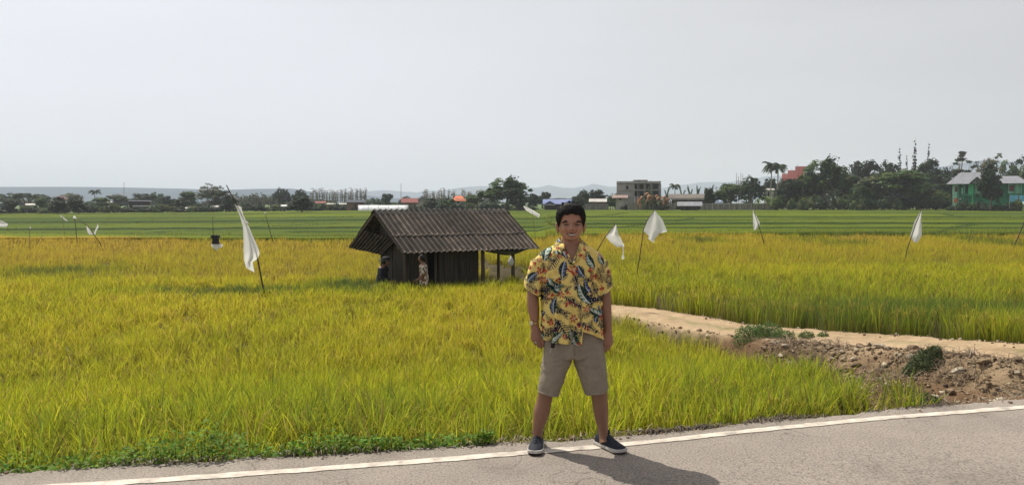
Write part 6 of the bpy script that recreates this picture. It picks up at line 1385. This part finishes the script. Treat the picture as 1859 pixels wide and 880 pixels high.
# watch, ring, key fob
gold = surf('gold_metal', (.62, .45, .17), (.5, .36, .13), rough=.3, bump=0, metal=.9)
wt = MB(); wt.tube([Mp(970.3 + 8.6 * math.cos(a), 584.8 + .8 * math.cos(a), -3.6 + 7.9 * math.sin(a)) for a in np.linspace(0, 2 * math.pi, 25)], [(1.6 * PX, .7 * PX)] * 25, 6, ax=Vector((0, 0, 1)), cap=False)
wo = wt.build('wristwatch', gold, man, True, off=MO); m = MB(); c_ = Mp(965.5, 584.3, -10.2); nd = Vector((-.5, -.85, 0)); m.tube([c_, c_ + nd * .009], [4.3 * PX, 4.0 * PX], 18); m.build('watch_case', gold, wo, False, off=MO)
m = MB(); m.tube([c_ + nd * .0092, c_ + nd * .0104], [3.2 * PX, 3.1 * PX], 18); m.build('dial', surf('dial_white', (.7, .68, .6), bump=0, rough=.3), wo, False, off=MO)
m = MB(); m.tube([Mp(972.8 + 2.9 * math.cos(a), 619.5, -7 + 2.9 * math.sin(a)) for a in np.linspace(0, 2 * math.pi, 15)], .9 * PX, 6, cap=False); m.build('ring', surf('silver', (.75, .75, .72), bump=0, rough=.25, metal=.9), man, True, off=MO)
m = MB(); m.tube([Mp(1002, 616, -36), Mp(1001, 624, -37)], [(4 * PX, 2 * PX), (3.4 * PX, 1.8 * PX)], 10); fo = m.build('key_fob', blk, man, True, off=MO); m = MB(); m.tube([Mp(999, 624, -37), Mp(997, 631, -36), Mp(996, 636, -35)], .0022, 5); m.build('key_chain', surf('steel', (.6, .6, .6), bump=0, rough=.3, metal=.8), fo, True, off=MO)

# ------------------------------------------------------------------ two visitors at the hut
def visitor(loc, label, top_col, leg_col, pose, hat, pattern=False):
    r = empty('person', loc, label, 'person'); r.scale = pose.get('s', (1, 1, 1)); o = Vector(loc); m = MB(); hh = pose['h']; ln = pose['lean']; fx = pose['face']
    hip = Vector((0, 0, hh * .50)); sho = hip + Vector((ln * .8, 0, hh * .315)); head = sho + Vector((fx * .07, 0, hh * .115))
    m.tube([hip + Vector((0, 0, -.08)), hip, hip * .5 + sho * .5, sho, sho + Vector((fx * .02, 0, .06))], [(.15, .13), (.16, .14), (.14, .12), (.18, .11), (.06, .06)], 14, ax=Vector((.2, 1, 0)))
    m.tube([sho, sho + Vector((fx * .03, 0, .10))], [.055, .05], 10); m.ell(head, (.095, .08, .115)); m.ell(head + Vector((fx * .095, 0, -.01)), (.018, .014, .02), 8, 6)
    for s in (-1, 1):
        m.tube([sho + Vector((0, s * .16, -.02)), sho + Vector((-fx * .04, s * .2, -.26)), sho + Vector((fx * .16, s * .15, -.42)), sho + Vector((fx * .24, s * .12, -.44))], [.052, .042, .034, .03], 9)
        hd = sho + Vector((fx * .24, s * .12, -.44))
        for k in range(4): m.tube([hd, hd + Vector((fx * .05, (k - 1.5) * .016, -.01)), hd + Vector((fx * .08, (k - 1.5) * .018, -.035))], [.011, .010, .007], 6)
        m.tube([hd, hd + Vector((fx * .03, -s * .03, .01)), hd + Vector((fx * .05, -s * .035, 0))], [.012, .011, .008], 6)
        m.tube([hip + Vector((0, s * .08, 0)), Vector((fx * .04 * s, s * .10, hh * .27)), Vector((fx * .02 * s, s * .1, .06)), Vector((fx * .1 + fx * .02 * s, s * .1, .035))], [.085, .06, .042, .035], 10)
    co, fq, nr = remesh(m, .011, 3, .5); z = co[:, 2]; c = np.broadcast_to(np.array([.20, .105, .07]), co.shape).copy()
    link('body', np_mesh('body', co, [fq], c, skm, True), r)
    sh = MB(); sh.tube([hip + Vector((0, 0, -.10)), hip + Vector((0, 0, .04)), hip * .5 + sho * .5, sho + Vector((0, 0, -.03)), sho + Vector((0, 0, .045))], [(.19, .17), (.185, .16), (.165, .145), (.20, .135), (.085, .085)], 22, ax=Vector((.2, 1, 0)))
    for s in (-1, 1): sh.tube([sho + Vector((0, s * .15, -.01)), sho + Vector((-fx * .03, s * .195, -.2)), sho + Vector((fx * .0, s * .19, -.29))] + ([] if pattern else [sho + Vector((fx * .15, s * .15, -.41))]), [.07, .066, .06] + ([] if pattern else [.05]), 10)
    co, fq, nr = remesh(sh, .012, 3, .5); base_ = np.array(top_col); c = np.broadcast_to(base_, co.shape).copy()
    if pattern:
        q_ = fbm(co[:, 0] * 17, co[:, 1] * 17, co[:, 2] * 17, 2); c[q_ > .55] = (.16, .07, .035); c[q_ < .38] = (.06, .06, .04)
    link('blouse' if pattern else 'jacket', np_mesh('top', co, [fq], c, surf('visitor_cloth', (1, 1, 1), (.85, .85, .85), scale=20, attr=True), True), r)
    sk = MB(); sk.tube([hip + Vector((0, 0, .03)), hip + Vector((0, 0, -.1)), Vector((0, 0, hh * .3)), Vector((0, 0, hh * .1))], [(.165, .15), (.19, .17), (.2, .17), (.21, .19)], 18); sk.build('skirt' if pattern else 'trousers', surf('dark_trousers', leg_col), r, True)
    hm = MB()
    if hat:
        hm.tube([head + Vector((0, 0, .045)), head + Vector((0, 0, .06))], [(.21, .19), (.205, .185)], 20); hm.tube([head + Vector((0, 0, .05)), head + Vector((0, 0, .13)), head + Vector((0, 0, .165))], [.12, .11, .06], 16); hm.build('hat', surf('hat_felt', (.02, .02, .022)), r, True)
        hm = MB(); hm.ell(head + Vector((-fx * .025, 0, -.005)), (.095, .086, .09)); hm.build('hair', blk, r, True)
    else:
        hm.ell(head + Vector((-fx * .025, 0, .028)), (.098, .093, .11)); hm.ell(head + Vector((-fx * .11, 0, -.03)), (.045, .045, .05)); hm.build('hair', blk, r, True)
    return r
p = P(770, 498, 21.55); visitor((p.x, p.y, float(ground(p.x, p.y))), 'woman in a brown-and-white patterned blouse standing at the hut wall, facing left', (.62, .56, .46), (.02, .018, .02), dict(h=1.54, lean=-.04, face=-1, s=(.85, .85, 1)), False, True)
p = P(693, 500, 22.1); visitor((p.x, p.y, float(ground(p.x, p.y))), 'person in dark jacket and brimmed hat at the left end of the hut', (.012, .012, .02), (.02, .02, .022), dict(h=1.40, lean=.06, face=1, s=(1.12, 1.12, 1.0)), True)
# ------------------------------------------------------------------ rubble bank
rb = np.random.RandomState(17)
def rock_mesh(seed):
    import bmesh
    q = random.Random(seed); bm = bmesh.new(); bmesh.ops.create_icosphere(bm, subdivisions=2, radius=1)
    cuts = [(Vector((q.gauss(0, 1), q.gauss(0, 1), q.gauss(0, 1))).normalized(), q.uniform(.45, .85)) for _ in range(9)]
    for v in bm.verts:
        for n_, d_ in cuts:
            k = v.co.dot(n_)
            if k > d_: v.co -= n_ * (k - d_)
        v.co *= 1 + q.uniform(-.03, .03)
    me = bpy.data.meshes.new('rock'); bm.to_mesh(me); bm.free(); return me
stone_ms = [surf('stone_a', (.36, .27, .17), (.24, .17, .10), scale=2.2, bump=.6), surf('stone_b', (.27, .19, .12), (.17, .115, .07), scale=2.2, bump=.6), surf('stone_c', (.50, .43, .33), (.34, .28, .2), scale=2.2, bump=.6)]
rocks = []
for i in range(9): me = rock_mesh(i); me.materials.append(stone_ms[i % 3]); rocks.append(me)
def bank_pts(n, dense=True):
    o = []
    while len(o) < n:
        x, y = rb.uniform(3.3, 10), rb.uniform(6.2, 11.6); d = y - float(edge_y(x)); pd, pz, ps = path_dist(np.array([x]), np.array([y]))
        if d > .12 and ps[0] < 0 and .72 < pd[0] < 2.9 and x < y * .8 + .3:
            o.append((x, y))
    return o
for i, (x, y) in enumerate(bank_pts(240)):
    s = float(np.clip(rb.lognormal(-3.25, .42), .018, .07)); o = bpy.data.objects.new('rock', rocks[rb.randint(9)]); COL.objects.link(o)
    o.location = (x, y, float(ground(x, y)) + s * .25); o.scale = (s * rb.uniform(.9, 1.7), s * rb.uniform(.8, 1.3), s * rb.uniform(.5, .85)); o.rotation_euler = (rb.uniform(-.4, .4), rb.uniform(-.4, .4), rb.uniform(0, 6.28))
    tag(o, 'angular tan rock lying on the rubble bank between path and road', 'rock', 'rocks on the rubble bank')
# clods and grit, uncountable
import bmesh
V = []; Fq = []; C = []; n0 = 0
oct_ = np.array([[1, 0, 0], [-1, 0, 0], [0, 1, 0], [0, -1, 0], [0, 0, 1], [0, 0, -1]], float); of = np.array([[0, 2, 4], [2, 1, 4], [1, 3, 4], [3, 0, 4], [2, 0, 5], [1, 2, 5], [3, 1, 5], [0, 3, 5]])
pts = np.array(bank_pts(4200)); X_ = np.concatenate([pts[:, 0], rb.uniform(2.0, 11, 700)]); Y_ = np.concatenate([pts[:, 1], np.zeros(700)])
for i in range(4200, 4900):      # along the path's far and near edges
    seg = rb.randint(3, len(PATH) - 1); t = rb.rand(); a, b = PATH[seg], PATH[seg + 1]; nx0 = -(b[1] - a[1]); ny0 = b[0] - a[0]; L_ = math.hypot(nx0, ny0); o_ = PHW * rb.choice([-1, 1]) + rb.normal(0, .13)
    X_[i] = a[0] + (b[0] - a[0]) * t + nx0 / L_ * o_; Y_[i] = a[1] + (b[1] - a[1]) * t + ny0 / L_ * o_
ex_ = np.concatenate([rb.uniform(.2, 1.7, 130), rb.uniform(3.0, 6, 160), rb.uniform(-5, 0, 90)]); X_ = np.concatenate([X_, ex_]); Y_ = np.concatenate([Y_, edge_y(ex_) + rb.normal(-.02, .05, len(ex_))])
Zg = np.maximum(ground(X_, Y_), np.where(np.arange(len(X_)) >= 4900, -.005, -9)); sz = np.clip(rb.lognormal(-4.2, .5, len(X_)), .005, .05); sz[4900:] *= .5
for i in range(len(X_)):
    M_ = np.linalg.qr(rb.normal(0, 1, (3, 3)))[0]; v = (oct_ * rb.uniform(.6, 1.3, (6, 3))) @ M_ * sz[i]; v[:, 2] *= .8
    V.append(v + np.array([X_[i], Y_[i], Zg[i] + sz[i] * .3])); Fq.append(of + n0); n0 += 6
    c = np.array([[.32, .23, .14], [.20, .135, .08], [.44, .36, .25], [.12, .085, .055]][rb.randint(4)]) * rb.uniform(.8, 1.15); C.append(np.tile(c, (6, 1)))
grit = surf('grit', (1, 1, 1), (.8, .8, .8), scale=30, attr=True, bump=.3)
link('rubble', np_mesh('rubble', np.concatenate(V), [np.concatenate(Fq)], np.concatenate(C), grit), label='loose clods and small stones strewn over the bank beside the dirt path', cat='rubble', kind='stuff')
# dry stalks and twigs
def straw(name, pts, label, cat, cols, lmin, lmax, wid, flatness=.25, up0=.01):
    n = len(pts); x, y = pts[:, 0], pts[:, 1]; z = ground(x, y) + rb.uniform(up0, up0 + .05, n); az = rb.uniform(0, 6.28, n); el = rb.normal(.05, flatness, n); L_ = rb.uniform(lmin, lmax, n)
    d = np.stack([np.cos(az) * np.cos(el), np.sin(az) * np.cos(el), np.sin(el)], -1); s = np.stack([-np.sin(az), np.cos(az), rb.uniform(-.6, .6, n)], -1) * wid
    p0 = np.stack([x, y, z], -1); p1 = p0 + d * (L_ / 2)[:, None] + np.array([0, 0, .012]); p2 = p0 + d * L_[:, None] - np.array([0, 0, .015])
    co = np.stack([p0 - s, p0 + s, p1 + s, p1 - s, p2 + s * .3, p2 - s * .3], 1).reshape(-1, 3); b = np.arange(n)[:, None] * 6
    f = np.concatenate([b + [0, 1, 2, 3], b + [3, 2, 4, 5]]); c = np.array(cols)[rb.randint(0, len(cols), n)] * rb.uniform(.7, 1.2, n)[:, None]
    link(name, np_mesh(name, co, [f], np.repeat(c, 6, 0), leaf_mat(name + '_mat', trans=.1)), label=label, cat=cat, kind='stuff')
pts = np.array(bank_pts(9000)); keep = fbm(pts[:, 0] * 1.6, pts[:, 1] * 1.6 + 9) > .43
straw('dry_brush', pts[keep], 'tangled dry grey-brown stalks lying over the rubble bank', 'dry brush', [[.14, .09, .055], [.22, .16, .10], [.09, .06, .04], [.30, .23, .14]], .05, .26, .0032, .35)
x = rb.uniform(1.0, 3.7, 5200); y = edge_y(x) + np.abs(rb.normal(.05, .10, len(x))) * np.interp(x, [1, 1.6, 3.3, 3.7], [.3, 1.1, 1, .6])
straw('dead_grass', np.stack([x, y], -1), 'dark rotting cut grass heaped along the asphalt edge', 'dead grass', [[.06, .044, .03], [.11, .08, .055], [.035, .026, .02], [.17, .13, .09]], .02, .08, .0028, .3, -.01)
x = rb.uniform(-6, 1.0, 2600); y = edge_y(x) + np.abs(rb.normal(.0, .07, len(x)))
straw('leaf_litter', np.stack([x, y], -1), 'thin dry litter along the asphalt edge below the weeds', 'litter', [[.16, .12, .08], [.08, .06, .04], [.25, .19, .12]], .02, .09, .0035, .35, .0)
# weeds with broad leaves along the verge
wm = leaf_mat('weed_leaf', trans=.35, rough=.6, spec=.12)
def weeds(name, xs_, ys_, zb, hgt, size, col, label, cat, kind='stuff', parent=None, off=(0, 0, 0)):
    n = len(xs_); h = rb.uniform(.05, 1, n) * hgt; pos = np.stack([xs_ + rb.normal(0, .02, n), ys_ + rb.normal(0, .02, n), zb + h], -1)
    nr = rb.normal(0, .5, (n, 3)) + np.array([0, -.15, 1]); co, f = cards(pos, nr, size * rb.uniform(.5, 1.4, n), .55, rb)
    c = np.array(col) * rb.uniform(.55, 1.5, n)[:, None] * np.stack([1 + rb.normal(0, .15, n), np.ones(n), np.ones(n)], -1)
    ns = n // 6; k = rb.randint(0, n, ns); s0 = pos[k].copy(); s0[:, 2] = (zb + 0 * zb)[k] if hasattr(zb, '__len__') else zb
    w_ = np.array([.0022, 0, 0]); sc = np.stack([s0 - w_, s0 + w_, pos[k]], 1).reshape(-1, 3)
    co2 = np.concatenate([co, sc]); f2 = np.arange(ns * 3).reshape(-1, 3) + len(co)
    me = np_mesh(name, co2 - np.array(off), [f, f2], np.clip(np.concatenate([np.repeat(c, 4, 0), np.tile(np.array([.06, .06, .025]), (ns * 3, 1))]), .005, 1), wm)
    return link(name, me, parent, label=label, cat=cat, kind=kind)
n = 15000; x = rb.uniform(-6.5, -.15, n); wdt = np.interp(x, [-6.5, -3.6, -2.2, -1.3, -.4, -.15], [.5, .42, .34, .26, .14, .05]); y = edge_y(x) + .02 + rb.uniform(0, 1, n) ** 1.2 * wdt * (.6 + .8 * fbm(x * 2, x * 0))
hg = 1.35 * (.06 + .16 * fbm(x * 2.4, y * 2.4) + .12 * np.exp(-((x + 2.05) / .35) ** 2)) * np.interp(y - edge_y(x), [0, .08, .3], [.35, 1, 1])
weeds('verge_weeds', x, y, np.maximum(ground(x, y), -.22), hg, .017, (.125, .22, .025), 'low broad-leaved green weeds along the road edge, left of the man', 'weeds')
n = 1500; x = rb.uniform(-.1, 3.6, n); y = edge_y(x) + .1 + rb.uniform(0, .25, n); k = fbm(x * 2.2, y * 2) > .52; x, y = x[k], y[k]
weeds('verge_grass', x, y, np.maximum(ground(x, y), -.15), .05 + 0 * x, .014, (.10, .13, .03), 'sparse small weeds at the rice edge right of the man', 'weeds')
def shrub(name, blobs, n, size, col, label, cat='bush', stems=14, top=1.0):
    c0 = blobs[0]; g0 = float(ground(c0[0], c0[1])); r = empty(name, (c0[0], c0[1], g0), label, cat); P_ = []; N_ = []
    for (bx, by, rr_, hh_) in blobs:
        m_ = int(n * rr_ ** 2 / sum(q[2] ** 2 for q in blobs)); e = rb.normal(0, 1, (m_, 3)); e /= np.linalg.norm(e, axis=1, keepdims=True); e[:, 2] = np.abs(e[:, 2]); rad = rb.uniform(.45, 1, m_) ** .5 * (1 + .25 * (vnoise(e[:, 0] * 4 + 5, e[:, 1] * 4, e[:, 2] * 4) - .5))
        p = e * rad[:, None] * np.array([rr_, rr_ * .85, hh_]) + np.array([bx, by, 0]); p[:, 2] += ground(p[:, 0], p[:, 1]); P_.append(p); N_.append(e + rb.normal(0, .5, e.shape))
    P_ = np.concatenate(P_); N_ = np.concatenate(N_); k = len(P_); co, f = cards(P_, N_, size * rb.uniform(.6, 1.4, k), .38, rb); cc = np.array(col) * (rb.uniform(.6, 1.4, k) * (.7 + .6 * vnoise(P_[:, 0] * 12, P_[:, 1] * 12, P_[:, 2] * 12)))[:, None]
    link('foliage', np_mesh('foliage', co - np.array(r.location), [f], np.repeat(cc, 4, 0), wm), r)
    m = MB()
    for (bx, by, rr_, hh_) in blobs:
        for _ in range(stems): a = rb.uniform(0, 6.28); b0 = Vector((bx, by, float(ground(bx, by)) - .02)); e_ = b0 + Vector((math.cos(a) * rr_ * .85, math.sin(a) * rr_ * .7, hh_ * rb.uniform(.4, 1.0))); m.tube([b0, (b0 + e_) / 2 + Vector((0, 0, hh_ * .12)), e_], [.005, .003, .0012], 5)
    m.build('stem', bark, r, off=r.location); return r
a = G(1676, 676, -.42); shrub('round_shrub', [(a.x, a.y, .23, .22), (a.x - .11, a.y + .03, .15, .16), (a.x + .12, a.y + .05, .14, .17)], 3600, .016, (.10, .13, .055), 'compact round grey-green shrub on the rubble bank', stems=26)
a = G(1365, 622, -.62); b = G(1420, 618, -.55); c_ = G(1395, 612, -.55); shrub('low_shrub', [(a.x, a.y, .34, .22), (c_.x, c_.y, .28, .26), (b.x, b.y, .22, .16), (b.x + .35, b.y - .1, .14, .10), (b.x + .6, b.y - .15, .10, .07)], 4200, .018, (.11, .17, .05), 'sprawling dark green shrub where path, rice and rubble meet', stems=18)
a = G(1560, 722, -.25); shrub('weed_clump', [(a.x + .6, a.y - .06, .2, .12)], 900, .014, (.055, .10, .03), 'small green weed clump at the rice tip by the asphalt', cat='weed', stems=8)
# tall dry weeds standing against the near rice
o = empty('dry_weed', G(195, 850, 0), 'dark dry weed with arching bare stems above the verge weeds', 'weed'); 
for (x0, y0, x1, y1, x2, y2) in [(195, 842, 194, 800, 193, 758), (197, 842, 215, 806, 222, 836), (190, 845, 160, 815, 128, 846), (198, 840, 188, 790, 190, 742), (240, 840, 243, 815, 245, 800)]:
    m = MB(); m.tube([P(x0, y0, 5.2), P(x1, y1, 5.22), P(x2, y2, 5.2)], [.0032, .0026, .0012], 6); m.build('stem', surf('dry_stem', (.04, .03, .022), bump=0), o, True, off=o.location)
